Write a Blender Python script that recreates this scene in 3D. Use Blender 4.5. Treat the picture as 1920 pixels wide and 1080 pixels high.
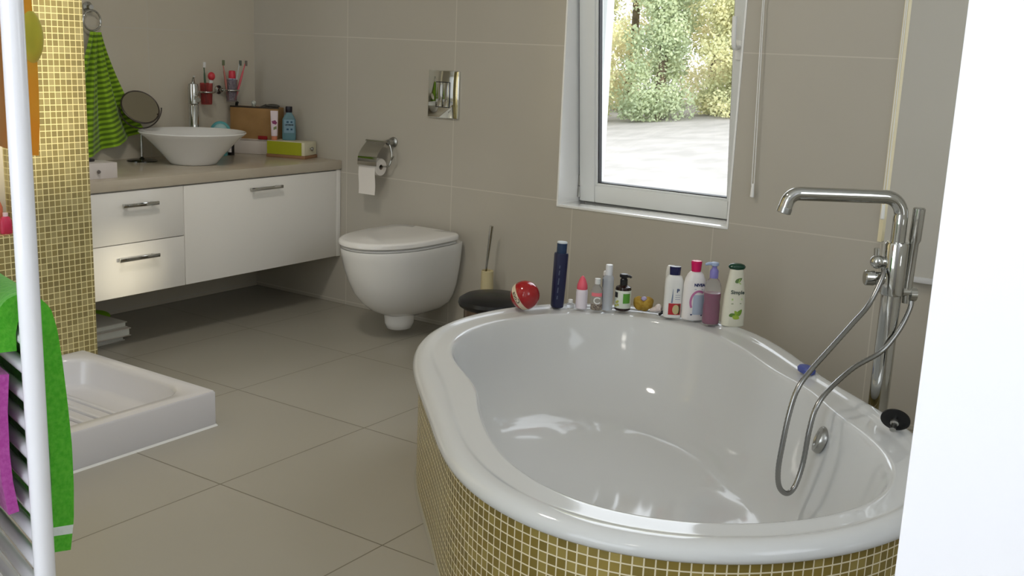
import bpy, bmesh, math, random
from mathutils import Vector, Matrix, noise
PI = math.pi
sc = bpy.context.scene
COL = sc.collection
for _o in list(bpy.data.objects): bpy.data.objects.remove(_o)

# ---------------------------------------------------------------- camera
def srgb(r, g, b):
    f = lambda c: (c/255/12.92) if c/255 <= .04045 else ((c/255+.055)/1.055)**2.4
    return (f(r), f(g), f(b), 1)
cam = bpy.data.cameras.new('camera'); camo = bpy.data.objects.new('camera', cam); COL.objects.link(camo)
cam.sensor_width = 36; cam.lens = 2013.37*36/1920; cam.clip_start = .05; cam.clip_end = 300
_r = Vector((.82496546, .56370479, .04085208)); _u = Vector((-.15602415, .1576715, .97508777)); _f = Vector((-.54322044, .81078765, -.2180251))
camo.matrix_world = Matrix(((_r.x, _u.x, -_f.x, 3.94778), (_r.y, _u.y, -_f.y, -3.61607), (_r.z, _u.z, -_f.z, 1.19949), (0, 0, 0, 1)))
sc.camera = camo
# ---------------------------------------------------------------- view, world, sun, daylight
sc.view_settings.view_transform = 'Standard'; sc.view_settings.look = 'None'
sc.view_settings.exposure = 0.0; sc.view_settings.gamma = 1
sc.view_settings.use_curve_mapping = False
W = bpy.data.worlds.new('sky'); sc.world = W; W.use_nodes = True
nt = W.node_tree; nt.nodes.clear()
wo = nt.nodes.new('ShaderNodeOutputWorld'); bg = nt.nodes.new('ShaderNodeBackground')
bg.inputs['Color'].default_value = (.87, .93, 1.0, 1); bg.inputs['Strength'].default_value = 4.3
nt.links.new(bg.outputs[0], wo.inputs[0])
def lamp(name, kind, loc, rot=(0, 0, 0), energy=1, color=(1, 1, 1), **kw):
    l = bpy.data.lights.new(name, kind); l.energy = energy; l.color = color
    for k, v in kw.items(): setattr(l, k, v)
    o = bpy.data.objects.new(name, l); COL.objects.link(o); o.location = loc; o.rotation_euler = rot
    return o
SUN_DIR = Vector((-1, .07, -.105)).normalized()
sun = lamp('sun', 'SUN', (8, -2, 3), energy=3.0, color=(1, .90, .66), angle=math.radians(4))
sun.rotation_euler = (-SUN_DIR).to_track_quat('Z', 'Y').to_euler()
def portal(name, loc, rot, sx, sy):
    o = lamp(name, 'AREA', loc, rot, 1, shape='RECTANGLE', size=sx, size_y=sy)
    o.data.cycles.is_portal = True
    return o
portal('daylight_window_toilet_wall', (2.09, .30, 1.3), (-PI/2, 0, 0), .8, 1.5)
portal('daylight_added_window_rear', (2.0, -4.95, 1.375), (PI/2, 0, 0), 3.5, 1.85)  # sampling portal of the added rear window
portal('daylight_added_window_side', (4.75, -2.035, 1.66), (0, PI/2, 0), 1.08, .83)  # sampling portal of the added side window

# ---------------------------------------------------------------- materials
MATS = {}
def mat(name, color=(.8, .8, .8, 1), rough=.5, metal=0, spec=.5, trans=0, ior=1.45, coat=0, alpha=1, emit=None, estr=0, sheen=0):
    m = bpy.data.materials.new(name); m.use_nodes = True
    b = m.node_tree.nodes['Principled BSDF']
    b.inputs['Base Color'].default_value = color; b.inputs['Roughness'].default_value = rough
    b.inputs['Metallic'].default_value = metal; b.inputs['IOR'].default_value = ior
    b.inputs['Specular IOR Level'].default_value = spec
    b.inputs['Transmission Weight'].default_value = trans; b.inputs['Coat Weight'].default_value = coat
    b.inputs['Alpha'].default_value = alpha; b.inputs['Sheen Weight'].default_value = sheen
    if emit: b.inputs['Emission Color'].default_value = emit; b.inputs['Emission Strength'].default_value = estr
    MATS[name] = m
    return m
def N(m, t): return m.node_tree.nodes.new(t)
def L(m, a, b): m.node_tree.links.new(a, b)
def bsdf(m): return m.node_tree.nodes['Principled BSDF']
def math_n(m, op, a, b=None, c=None):
    n = N(m, 'ShaderNodeMath'); n.operation = op
    for i, v in enumerate((a, b, c)):
        if v is None: continue
        if isinstance(v, (int, float)): n.inputs[i].default_value = v
        else: L(m, v, n.inputs[i])
    return n.outputs[0]
def mixc(m, f, a, b):
    n = N(m, 'ShaderNodeMix'); n.data_type = 'RGBA'
    if isinstance(f, (int, float)): n.inputs['Factor'].default_value = f
    else: L(m, f, n.inputs['Factor'])
    for k, v in (('A', a), ('B', b)):
        s = [i for i in n.inputs if i.name == k and i.type == 'RGBA'][0]
        if isinstance(v, tuple): s.default_value = v
        else: L(m, v, s)
    return [o for o in n.outputs if o.type == 'RGBA'][0]
def line_mask(m, coord, period, offset, width):
    """1 where the coordinate lies inside a grout line"""
    t = math_n(m, 'DIVIDE', math_n(m, 'SUBTRACT', coord, offset-width/2), period)
    fr = math_n(m, 'FRACT', t)
    return math_n(m, 'LESS_THAN', fr, width/period)
def tile_mat(name, axes, col, grout, rough, periods, offs, gw=.003, wav=.0, rvar=.05, spec=.5):
    m = mat(name, col, rough, spec=spec)
    g = N(m, 'ShaderNodeNewGeometry'); s = N(m, 'ShaderNodeSeparateXYZ'); L(m, g.outputs['Position'], s.inputs[0])
    ms = [line_mask(m, s.outputs[a], p, o, gw) for a, p, o in zip(axes, periods, offs)]
    gm = math_n(m, 'MAXIMUM', ms[0], ms[1])
    nz = N(m, 'ShaderNodeTexNoise'); nz.inputs['Scale'].default_value = 3.0; nz.inputs['Detail'].default_value = 5
    L(m, g.outputs['Position'], nz.inputs['Vector'])
    # each tile slightly different
    cells = [math_n(m, 'FLOOR', math_n(m, 'DIVIDE', math_n(m, 'SUBTRACT', s.outputs[a], o), p)) for a, p, o in zip(axes, periods, offs)]
    cx = N(m, 'ShaderNodeCombineXYZ'); L(m, cells[0], cx.inputs[0]); L(m, cells[1], cx.inputs[1])
    wn = N(m, 'ShaderNodeTexWhiteNoise'); wn.noise_dimensions = '3D'; L(m, cx.outputs[0], wn.inputs['Vector'])
    v = math_n(m, 'ADD', math_n(m, 'MULTIPLY', nz.outputs['Fac'], rvar), math_n(m, 'MULTIPLY', wn.outputs['Value'], rvar*.5))
    v = math_n(m, 'ADD', v, 1-rvar*.75)
    hs = N(m, 'ShaderNodeHueSaturation'); hs.inputs['Color'].default_value = col; L(m, v, hs.inputs['Value'])
    L(m, mixc(m, gm, hs.outputs[0], grout), bsdf(m).inputs['Base Color'])
    L(m, math_n(m, 'ADD', math_n(m, 'MULTIPLY', gm, .5), rough), bsdf(m).inputs['Roughness'])
    b = N(m, 'ShaderNodeBump'); b.inputs['Strength'].default_value = .35; b.inputs['Distance'].default_value = .001
    n2 = N(m, 'ShaderNodeTexNoise'); n2.inputs['Scale'].default_value = 2.2; n2.inputs['Detail'].default_value = 1
    L(m, g.outputs['Position'], n2.inputs['Vector'])
    h = math_n(m, 'SUBTRACT', math_n(m, 'MULTIPLY', n2.outputs['Fac'], wav), gm)
    L(m, h, b.inputs['Height']); L(m, b.outputs[0], bsdf(m).inputs['Normal'])
    return m
def mosaic_mat(name, c1, c2, c3, grout, period, gw, rough=.22, metal=.35):
    m = mat(name, c1, rough, metal)
    uv = N(m, 'ShaderNodeUVMap'); s = N(m, 'ShaderNodeSeparateXYZ'); L(m, uv.outputs[0], s.inputs[0])
    gm = math_n(m, 'MAXIMUM', line_mask(m, s.outputs[0], period, 0, gw), line_mask(m, s.outputs[1], period, 0, gw))
    fl = [math_n(m, 'FLOOR', math_n(m, 'DIVIDE', s.outputs[i], period)) for i in (0, 1)]
    cx = N(m, 'ShaderNodeCombineXYZ'); L(m, fl[0], cx.inputs[0]); L(m, fl[1], cx.inputs[1])
    wn = N(m, 'ShaderNodeTexWhiteNoise'); wn.noise_dimensions = '2D'; L(m, cx.outputs[0], wn.inputs['Vector'])
    a = mixc(m, wn.outputs['Value'], c1, c2)
    pick = math_n(m, 'GREATER_THAN', math_n(m, 'FRACT', math_n(m, 'MULTIPLY', wn.outputs['Value'], 7.3)), .72)
    a = mixc(m, pick, a, c3)
    L(m, mixc(m, gm, a, grout), bsdf(m).inputs['Base Color'])
    L(m, math_n(m, 'ADD', math_n(m, 'MULTIPLY', gm, .55), rough), bsdf(m).inputs['Roughness'])
    L(m, math_n(m, 'MULTIPLY', math_n(m, 'SUBTRACT', 1, gm), metal), bsdf(m).inputs['Metallic'])
    b = N(m, 'ShaderNodeBump'); b.inputs['Strength'].default_value = .5; b.inputs['Distance'].default_value = .001
    # every little tile tilts a touch
    h = math_n(m, 'SUBTRACT', 1, gm)
    L(m, h, b.inputs['Height']); L(m, b.outputs[0], bsdf(m).inputs['Normal'])
    return m
def noise_mat(name, c1, c2, scale, rough=.9, detail=4, bump=0, coord='Position', **kw):
    m = mat(name, c1, rough, **kw)
    nz = N(m, 'ShaderNodeTexNoise'); nz.inputs['Scale'].default_value = scale; nz.inputs['Detail'].default_value = detail
    g = N(m, 'ShaderNodeNewGeometry'); L(m, g.outputs['Position'], nz.inputs['Vector'])
    cr = N(m, 'ShaderNodeValToRGB'); cr.color_ramp.elements[0].position = .35; cr.color_ramp.elements[1].position = .65
    cr.color_ramp.elements[0].color = c1; cr.color_ramp.elements[1].color = c2
    L(m, nz.outputs['Fac'], cr.inputs[0]); L(m, cr.outputs[0], bsdf(m).inputs['Base Color'])
    if bump:
        b = N(m, 'ShaderNodeBump'); b.inputs['Strength'].default_value = bump; b.inputs['Distance'].default_value = .003
        L(m, nz.outputs['Fac'], b.inputs['Height']); L(m, b.outputs[0], bsdf(m).inputs['Normal'])
    return m

WALLC, WALLG = srgb(187, 181, 168), srgb(200, 194, 181)
M_wallb = tile_mat('cream tiles toilet wall', (0, 2), WALLC, WALLG, .13, (.6, .6), (.595, .016), .004, wav=6, rvar=.05)
M_walla = tile_mat('cream tiles basin wall', (1, 2), srgb(205, 197, 180), WALLG, .13, (.6, .6), (-.6, .016), .004, wav=6, rvar=.05)
M_floor = tile_mat('beige floor tiles', (0, 1), srgb(162, 157, 145), srgb(112, 106, 92), .26, (.586, .586), (1.185, -1.178), .004, wav=2, rvar=.06)
M_mosa = mosaic_mat('gold glass mosaic of the column', srgb(176, 160, 106), srgb(158, 144, 98), srgb(190, 176, 124), srgb(226, 214, 160), .0208, .0030)
M_mosb = mosaic_mat('olive gold mosaic of the tub', srgb(150, 130, 62), srgb(132, 116, 58), srgb(164, 146, 80), srgb(222, 212, 184), .0210, .0028)
M_white = mat('white paint', srgb(246, 246, 243), .5)
M_door = mat('white door paint', srgb(240, 240, 246), .45)
M_lac = mat('white lacquer', srgb(247, 244, 238), .22, coat=.3)
M_edge = mat('grey lacquer edge', srgb(150, 150, 146), .4)
M_count = noise_mat('beige worktop', srgb(190, 178, 160), srgb(198, 188, 170), 6, rough=.25)
M_cer = mat('white ceramic', srgb(236, 235, 232), .07, coat=.2)
M_acr = mat('white acrylic', srgb(202, 203, 202), .07, spec=.42)
M_tray = mat('white acrylic shower tray', srgb(208, 206, 208), .18)
M_pvc = mat('white window plastic', srgb(232, 234, 232), .3)
M_chrome = mat('chrome', srgb(190, 190, 186), .06, 1)
M_chromeb = mat('brushed chrome', srgb(170, 170, 166), .28, 1)
M_mirror = mat('mirror glass', srgb(225, 228, 225), .02, 1)
M_dark = mat('dark rubber', srgb(30, 30, 30), .5)
M_blackp = mat('black plastic', srgb(24, 25, 27), .3)
M_glass = mat('window glass', (1, 1, 1, 1), .0)
_t = N(M_glass, 'ShaderNodeBsdfTransparent'); _g = N(M_glass, 'ShaderNodeBsdfGlossy'); _g.inputs['Roughness'].default_value = 0
_fr = N(M_glass, 'ShaderNodeFresnel'); _fr.inputs['IOR'].default_value = 1.3; _m = N(M_glass, 'ShaderNodeMixShader')
L(M_glass, _fr.outputs[0], _m.inputs[0]); L(M_glass, _t.outputs[0], _m.inputs[1]); L(M_glass, _g.outputs[0], _m.inputs[2])
L(M_glass, _m.outputs[0], [n for n in M_glass.node_tree.nodes if n.type == 'OUTPUT_MATERIAL'][0].inputs[0])
M_clear = mat('clear plastic', srgb(240, 242, 245), .08, trans=.9, ior=1.2)
M_paper = mat('toilet paper white', srgb(236, 230, 222), .9)

# ---------------------------------------------------------------- mesh helpers
def bm_new(): return bmesh.new()
def box(bm, x0, x1, y0, y1, z0, z1, bev=0, seg=2, M=None):
    if x0 > x1: x0, x1 = x1, x0
    if y0 > y1: y0, y1 = y1, y0
    r = bmesh.ops.create_cube(bm, size=1)
    vs = r['verts']
    for v in vs:
        v.co = Vector(((x0+x1)/2+v.co.x*(x1-x0), (y0+y1)/2+v.co.y*(y1-y0), (z0+z1)/2+v.co.z*(z1-z0)))
    if bev:
        es = list({e for v in vs for e in v.link_edges})
        r2 = bmesh.ops.bevel(bm, geom=es, offset=bev, segments=seg, affect='EDGES', profile=.5)
        vs = list({v for f in r2['faces'] for v in f.verts} | {v for v in vs if v.is_valid})
    if M is not None:
        for v in vs: v.co = M @ v.co
    return bm
def rings(bm, rs, cap0=True, cap1=True, closed=True):
    """loft through rings (lists of Vectors of equal length)"""
    vr = [[bm.verts.new(p) for p in r] for r in rs]
    n = len(rs[0])
    for a, b in zip(vr[:-1], vr[1:]):
        for i in range(n if closed else n-1):
            j = (i+1) % n
            bm.faces.new((a[i], a[j], b[j], b[i]))
    if cap0 and closed: bm.faces.new(list(reversed(vr[0])))
    if cap1 and closed: bm.faces.new(vr[-1])
    return vr
def lathe(bm, prof, n=40, c=(0, 0), M=None, cap0=True, cap1=True, sx=1, sy=1):
    rs = []
    for r, z in prof:
        ring = [Vector((c[0]+sx*r*math.cos(2*PI*i/n), c[1]+sy*r*math.sin(2*PI*i/n), z)) for i in range(n)]
        if M is not None: ring = [M @ p for p in ring]
        rs.append(ring)
    rings(bm, rs, cap0, cap1)
    return bm
def tube(bm, pts, r, n=14, caps=True):
    pts = [Vector(p) for p in pts]
    rad = r if isinstance(r, (list, tuple)) else [r]*len(pts)
    t0 = (pts[1]-pts[0]).normalized()
    up = Vector((0, 0, 1)) if abs(t0.z) < .9 else Vector((1, 0, 0))
    nrm = t0.cross(up).normalized(); rs = []
    for i, p in enumerate(pts):
        t = (pts[min(i+1, len(pts)-1)]-pts[max(i-1, 0)]).normalized()
        nrm = (nrm-t*nrm.dot(t)).normalized(); b = t.cross(nrm)
        rs.append([p+rad[i]*(math.cos(2*PI*k/n)*nrm+math.sin(2*PI*k/n)*b) for k in range(n)])
    rings(bm, rs, caps, caps)
    return bm
def spline(pts, k=8):
    pts = [Vector(p) for p in pts]; out = []
    for i in range(len(pts)-1):
        p0 = pts[max(i-1, 0)]; p1 = pts[i]; p2 = pts[i+1]; p3 = pts[min(i+2, len(pts)-1)]
        for j in range(k):
            t = j/k
            out.append(.5*((2*p1)+(p2-p0)*t+(2*p0-5*p1+4*p2-p3)*t*t+(3*p1-p0-3*p2+p3)*t**3))
    out.append(pts[-1]); return out
def sphere(bm, c, r, u=32, v=20, s=(1, 1, 1), M=None):
    m = Matrix.Translation(c) @ (M if M is not None else Matrix()) @ Matrix.Diagonal((r*s[0], r*s[1], r*s[2], 1))
    bmesh.ops.create_uvsphere(bm, u_segments=u, v_segments=v, radius=1, matrix=m)
    return bm
def finish(name, bm, m, parent=None, smooth=38, recalc=True):
    if recalc: bmesh.ops.recalc_face_normals(bm, faces=bm.faces[:])
    me = bpy.data.meshes.new(name); bm.to_mesh(me); bm.free()
    for mm in (m if isinstance(m, (list, tuple)) else [m]): me.materials.append(mm)
    if smooth:
        me.shade_smooth(); me.set_sharp_from_angle(angle=math.radians(smooth))
    o = bpy.data.objects.new(name, me); COL.objects.link(o)
    if parent is not None: o.parent = parent
    return o
def tag(o, label, cat, group=None):
    o['label'] = label; o['category'] = cat
    if group: o['group'] = group
    return o
def struct(o): o['kind'] = 'structure'; return o
def thing(name, loc, label, cat, group=None, rz=0):
    o = bpy.data.objects.new(name, None); COL.objects.link(o); o.location = loc; o.rotation_euler = (0, 0, rz)
    o.empty_display_size = .05
    return tag(o, label, cat, group)
def box_uv(o):
    """metre-scaled UV by dominant normal"""
    me = o.data; uv = me.uv_layers.new(name='UVMap')
    for p in me.polygons:
        n = p.normal; ax = max(range(3), key=lambda i: abs(n[i]))
        for li in p.loop_indices:
            c = me.vertices[me.loops[li].vertex_index].co
            uv.data[li].uv = ((c.y, c.z) if ax == 0 else (c.x, c.z) if ax == 1 else (c.x, c.y))
def bx(name, args, m, parent=None, bev=0, smooth=30):
    bm = bm_new(); box(bm, *args, bev=bev); return finish(name, bm, m, parent, smooth)

# ---------------------------------------------------------------- room shell
H = 2.45; XR = 4.6; YF = -4.85
bm = bm_new(); box(bm, -.1, XR+.2, YF-.2, .3, -.12, 0); struct(finish('floor', bm, M_floor, smooth=0))
bm = bm_new(); box(bm, -.1, XR+.2, YF-.2, .3, H, H+.12); struct(finish('ceiling', bm, M_white, smooth=0))
# wall with toilet and windows; openings for window 1 and window 2
W1 = (1.723, 2.452, .596, 1.95); W2 = (2.992, 3.85, .62, 1.95)
bm = bm_new()
box(bm, -.1, W1[0], 0, .26, 0, H); box(bm, W1[1], W2[0], 0, .26, 0, H); box(bm, W2[1], XR+.2, 0, .26, 0, H)
for w in (W1, W2):
    box(bm, w[0], w[1], 0, .26, 0, w[2]); box(bm, w[0], w[1], 0, .26, w[3], H)
struct(finish('wall_back', bm, M_wallb, smooth=0))
bm = bm_new(); box(bm, -.1, 0, YF-.2, 0, 0, H); struct(finish('wall_left', bm, M_walla, smooth=0))
# right wall; high and low openings added to throw sun on mosaic and drawers
S3 = (-2.45, -1.62, 1.12, 2.2); S5 = (-1.58, -1.36, .66, .84)
bm = bm_new()
box(bm, XR, XR+.2, YF-.2, S3[0], 0, H); box(bm, XR, XR+.2, S3[1], S5[0], 0, H); box(bm, XR, XR+.2, S5[1], 0, 0, H); box(bm, XR, XR+.2, S5[0], S5[1], 0, S5[2]); box(bm, XR, XR+.2, S5[0], S5[1], S5[3], H)
box(bm, XR, XR+.2, S3[0], S3[1], 0, S3[2]); box(bm, XR, XR+.2, S3[0], S3[1], S3[3], H)
struct(finish('wall_right', bm, M_white, smooth=0))
S4 = (.25, 3.75, .45, 2.3)  # unseen rear window, added and widened to light the room
bm = bm_new()
box(bm, 0, S4[0], YF-.2, YF, 0, H); box(bm, S4[1], XR, YF-.2, YF, 0, H)
box(bm, S4[0], S4[1], YF-.2, YF, 0, S4[2]); box(bm, S4[0], S4[1], YF-.2, YF, S4[3], H)
struct(finish('wall_front', bm, M_white, smooth=0))
for nm, b_ in (('added_window_side', (XR+.08, XR+.13, S3[0], S3[1], S3[2], S3[3])), ):  # frame of the added high side opening
    bm = bm_new(); x0, x1, y0, y1, z0, z1 = b_; t = .05
    box(bm, x0, x1, y0, y0+t, z0, z1); box(bm, x0, x1, y1-t, y1, z0, z1); box(bm, x0, x1, y0+t, y1-t, z0, z0+t); box(bm, x0, x1, y0+t, y1-t, z1-t, z1)
    struct(finish(nm, bm, M_pvc, smooth=0))
bm = bm_new(); x0, x1, z0, z1 = S4; t = .05
box(bm, x0, x0+t, YF-.13, YF-.08, z0, z1); box(bm, x1-t, x1, YF-.13, YF-.08, z0, z1); box(bm, x0+t, x1-t, YF-.13, YF-.08, z0, z0+t); box(bm, x0+t, x1-t, YF-.13, YF-.08, z1-t, z1)
struct(finish('added_window_rear', bm, M_pvc, smooth=0))

# partition that carries the towel radiator, just outside the left of the frame
RD = Vector((-.963, .269, 0)).normalized(); RN = Vector((.269, .963, 0)).normalized()
RP = Vector((2.689, -2.85, 0))
bm = bm_new()
A0 = RP - RN*.10 + RD*.02; A1 = A0 + RD*1.6
for z in (0,): pass
vs = [(A0, 0), (A1, 0), (A1-RN*.12, 0), (A0-RN*.12, 0)]
rings(bm, [[Vector((p.x, p.y, z)) for p, _ in vs] for z in (0, H)])
struct(finish('wall_towel_side', bm, M_white, smooth=0))

# mosaic shower wall (column) with a niche further in
bm = bm_new()
box(bm, .60, .72, -1.640, -1.405, 0, H)
box(bm, .60, .72, -3.2, -1.640, 0, .548)
box(bm, .60, .72, -3.2, -1.640, 1.7, H)
box(bm, .60, .72, -3.2, -2.3, .548, 1.7)
o = struct(finish('wall_mosaic', bm, M_mosa, smooth=0)); box_uv(o)
bm = bm_new(); box(bm, .585, .60, -2.3, -1.640, .548, 1.7); struct(finish('trim_1', bm, M_walla, smooth=0))

# white door leaf at the right of the frame, close to the camera
bm = bm_new(); box(bm, 3.717, 4.56, -2.54, -2.50, .01, 2.1, bev=.002)
d1 = struct(finish('door_1', bm, M_door))
bm = bm_new()
tube(bm, [(4.46, -2.54, 1.0), (4.46, -2.59, 1.0), (4.34, -2.595, 1.0)], .009); finish('door_handle', bm, M_chrome, d1)
bm = bm_new(); box(bm, 4.56, 4.6, -2.56, -2.48, 0, 2.15); struct(finish('trim_2', bm, M_white, smooth=0))

# ---------------------------------------------------------------- window 1 (tilted open inward)
bm = bm_new()
x0, x1, z0, z1 = W1
M_rev = mat('glossy white reveal paint', srgb(248, 248, 246), .16, coat=1)
# plastered reveal lining, thin
box(bm, x0-.0005, x0+.006, -.003, .20, z0, z1); box(bm, x1-.006, x1+.0005, -.003, .20, z0, z1); box(bm, x0, x1, -.003, .20, z1-.006, z1)
struct(finish('trim_3', bm, M_rev, smooth=0))
bm = bm_new(); box(bm, x0, x1, -.004, .20, z0-.004, z0+.005, bev=.0015); struct(finish('window_sill', bm, M_rev)); bpy.data.objects['window_sill'].name = 'trim_4'
w1 = bpy.data.objects.new('window_1', None); COL.objects.link(w1); struct(w1); w1.location = (2.09, .2, z0)
def wpart(name, bm, m, par, smooth=30):
    o = finish(name, bm, m, None, smooth); o.parent = par; o.matrix_parent_inverse = Matrix.Translation(par.location).inverted(); return o
def frame_bm(x0, x1, z0, z1, y0, y1, t, bev=.003):
    bm = bm_new()
    box(bm, x0, x0+t, y0, y1, z0, z1, bev=bev); box(bm, x1-t, x1, y0, y1, z0, z1, bev=bev)
    box(bm, x0+t, x1-t, y0, y1, z0, z0+t, bev=bev); box(bm, x0+t, x1-t, y0, y1, z1-t, z1, bev=bev)
    return bm
wpart('window_frame', frame_bm(x0+.006, x1-.006, z0+.005, z1-.006, .205, .262, .055), M_pvc, w1)
tilt = math.radians(6.2)
MT = Matrix.Translation((0, .20, z0+.02)) @ Matrix.Rotation(tilt, 4, 'X') @ Matrix.Translation((0, -.20, -(z0+.02)))
sb = bm_new(); _a, _b, _c, _d = x0+.014, x1-.014, z0+.012, z1-.03
box(sb, _a, _a+.070, .150, .205, _c, _d, bev=.005); box(sb, _b-.056, _b, .150, .205, _c, _d, bev=.005)
box(sb, _a+.070, _b-.056, .150, .205, _c, _c+.070, bev=.005); box(sb, _a+.070, _b-.056, .150, .205, _d-.070, _d, bev=.005)
st = .070
# inner glazing bead steps
gx0, gx1, gz0, gz1 = x0+.014+st, x1-.014-st+.014, z0+.012+st, z1-.03-st
b2 = frame_bm(gx0-.002, gx1+.002, gz0-.002, gz1+.002, .158, .200, .010, bev=.002)
for v in sb.verts: v.co = MT @ v.co
for v in b2.verts: v.co = MT @ v.co
wpart('sash', sb, M_pvc, w1); wpart('glazing_bead', b2, M_pvc, w1)
b3 = frame_bm(gx0+.0075, gx1-.0075, gz0+.0075, gz1-.0075, .166, .190, .004, bev=0)
for v in b3.verts: v.co = MT @ v.co
wpart('seal', b3, M_dark, w1)
bm = bm_new(); box(bm, gx0+.006, gx1-.006, .176, .180, gz0+.006, gz1-.006)
for v in bm.verts: v.co = MT @ v.co
wpart('pane', bm, M_glass, w1, 0)
bm = bm_new()   # hinge barrel at the lower left corner
tube(bm, [(x0+.011, .150, .665), (x0+.011, .150, .706)], .0065, 12); tube(bm, [(x0+.011, .150, .618), (x0+.011, .150, .662)], .0075, 12)
wpart('hinge', bm, M_chromeb, w1)
bm = bm_new()   # handle on the right stile
hx = x1-.014-.035
box(bm, hx-.014, hx+.014, .140, .151, 1.20, 1.27, bev=.003)
tube(bm, spline([(hx, .142, 1.245), (hx, .112, 1.245), (hx, .098, 1.255), (hx, .094, 1.29), (hx, .096, 1.355)], 6), .0085, 12)
for v in bm.verts: v.co = MT @ v.co
wpart('window_handle', bm, M_white, w1)

# window 2 behind its blind
w2 = bpy.data.objects.new('window_2', None); COL.objects.link(w2); struct(w2); w2.location = (3.4, .2, W2[2])
bm = frame_bm(W2[0]+.001, W2[1]-.001, W2[2]+.001, W2[3]-.001, .16, .23, .07); wpart('window_frame', bm, M_pvc, w2)
bm = bm_new(); box(bm, W2[0]+.07, W2[1]-.07, .19, .194, W2[2]+.07, W2[3]-.07); wpart('pane', bm, M_glass, w2, 0)
bm = bm_new(); box(bm, W2[0]-.009, W2[0]+.004, -.004, .16, W2[2], W2[3]); struct(finish('trim_5', bm, mat('sunlit cream jamb tone', srgb(240, 228, 190), .5), smooth=0))  # sunlit warmth of the jamb is put into its colour
# roller blind
bl = thing('roller_blind', (3.42, -.035, 2.06), 'pale grey roller blind pulled down over the right window beside the tub filler', 'blind')
M_blind = mat('grey blind fabric', srgb(206, 203, 194), .85)
_tr = N(M_blind, 'ShaderNodeBsdfTranslucent'); _tr.inputs[0].default_value = srgb(214, 208, 190)
_mx = N(M_blind, 'ShaderNodeMixShader'); _mx.inputs[0].default_value = .15
L(M_blind, bsdf(M_blind).outputs[0], _mx.inputs[1]); L(M_blind, _tr.outputs[0], _mx.inputs[2])
L(M_blind, _mx.outputs[0], [n for n in M_blind.node_tree.nodes if n.type == 'OUTPUT_MATERIAL'][0].inputs[0])
def loc_part(name, bm, m, par, smooth=35):
    Mi = par.matrix_basis.inverted() if par.matrix_basis else Matrix()
    for v in bm.verts: v.co = Mi @ v.co
    return finish(name, bm, m, par, smooth)
bm = bm_new()
rs = []
for i in range(60):
    z = 2.06-(2.06-.525)*i/59
    rs.append([Vector((3.013, -.035, z)), Vector((3.84, -.035, z)), Vector((3.84, -.034, z)), Vector((3.013, -.034, z))])
rings(bm, rs); loc_part('fabric', bm, M_blind, bl)
bm = bm_new(); box(bm, 3.013, 3.84, -.040, -.029, .508, .528, bev=.003); loc_part('hem_bar', bm, mat('white hem bar', srgb(206, 206, 206), .4), bl)
bm = bm_new(); tube(bm, [(3.0, -.035, 2.07), (3.85, -.035, 2.07)], .022, 20); loc_part('roller', bm, M_white, bl)
# pull cords
def cord(x, ztop, zbot, x2, label):
    t = thing('blind_cord', (x, -.02, zbot), label, 'cord')
    bm = bm_new(); tube(bm, [(x2, -.018, ztop), (x+.003, -.018, zbot+.04)], .0016, 8); loc_part('cord_strand', bm, M_white, t)
    bm = bm_new(); tube(bm, [(x2-.001, -.022, ztop), (x-.004, -.022, zbot+.04)], .0016, 8); loc_part('cord_strand', bm, M_white, t)
    bm = bm_new(); lathe(bm, [(.002, zbot+.047), (.005, zbot+.042), (.0065, zbot+.01), (.007, zbot), (.004, zbot-.002)], 16, (x, -.020)); loc_part('cord_weight', bm, M_white, t)
cord(2.539, 2.03, .722, 2.497, 'thin white blind cord with a small weight hanging right of the tilted window')
cord(2.995, 2.03, .70, 2.993, 'white blind cord with a weight hanging in the corner behind the tub spout')

# ---------------------------------------------------------------- ceiling lamps (out of frame, light the room)
def ceiling_lamp(x, y, e, label):
    t = thing('ceiling_light', (x, y, H), label, 'light', 'round ceiling lights')
    bm = bm_new(); lathe(bm, [(.0, 0), (.15, 0), (.15, -.03), (.14, -.035)], 40, cap0=False, cap1=False); finish('rim', bm, M_chromeb, t)
    bm = bm_new(); lathe(bm, [(.14, -.03), (.12, -.05), (.07, -.062), (.001, -.066)], 40, cap0=False); finish('diffuser', bm, mat('lit opal glass', srgb(255, 250, 240), .4, emit=(1, .95, .86, 1), estr=5), t)
    l = lamp('lamp_bulb', 'AREA', (0, 0, -.075), energy=e, color=(1, .945, .86), shape='DISK', size=.26); l.parent = t
    return t
ceiling_lamp(1.75, -1.85, 12, 'round opal ceiling light above the middle of the room')
ceiling_lamp(3.3, -3.7, 1.6, 'added round opal ceiling light above the doorway end of the room')  # second lamp, added to brighten the door and the near end

# ================================================================ BATH TUB
TC = Vector((2.79, -1.24, 0))
WO = [0.7442, -0.032, -0.0111, 0.185, -0.0128, -0.0163, 0.0043, -0.0015, -0.0128, -0.0011, 0.0013, -0.0043, -0.0011]
WI = [0.615, -0.0286, -0.0123, 0.1874, -0.0015, -0.0165, -0.0063, 0.0063, 0.0001, 0.0006, 0.0061, -0.0102, -0.004]
def fr(w, t): return w[0]+sum(w[2*k-1]*math.cos(k*t)+w[2*k]*math.sin(k*t) for k in range(1, 7))
NT = 160
def dirv(t): return Vector((math.cos(t-PI/4), math.sin(t-PI/4), 0))
def tub_ring(f, z):
    return [TC+dirv(2*PI*i/NT)*f(2*PI*i/NT)+Vector((0, 0, z)) for i in range(NT)]
def ro(d): return lambda t: fr(WO, t)+d
def rmix(k, d=0): return lambda t: fr(WO, t)*(1-k)+fr(WI, t)*k+d
def ri(s, d=0): return lambda t: fr(WI, t)*s+d*(1+.15*math.cos(2*t))
tub = thing('bathtub', TC, 'large white oval bathtub clad in gold mosaic under the window', 'bathtub')
bm = bm_new()
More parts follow.
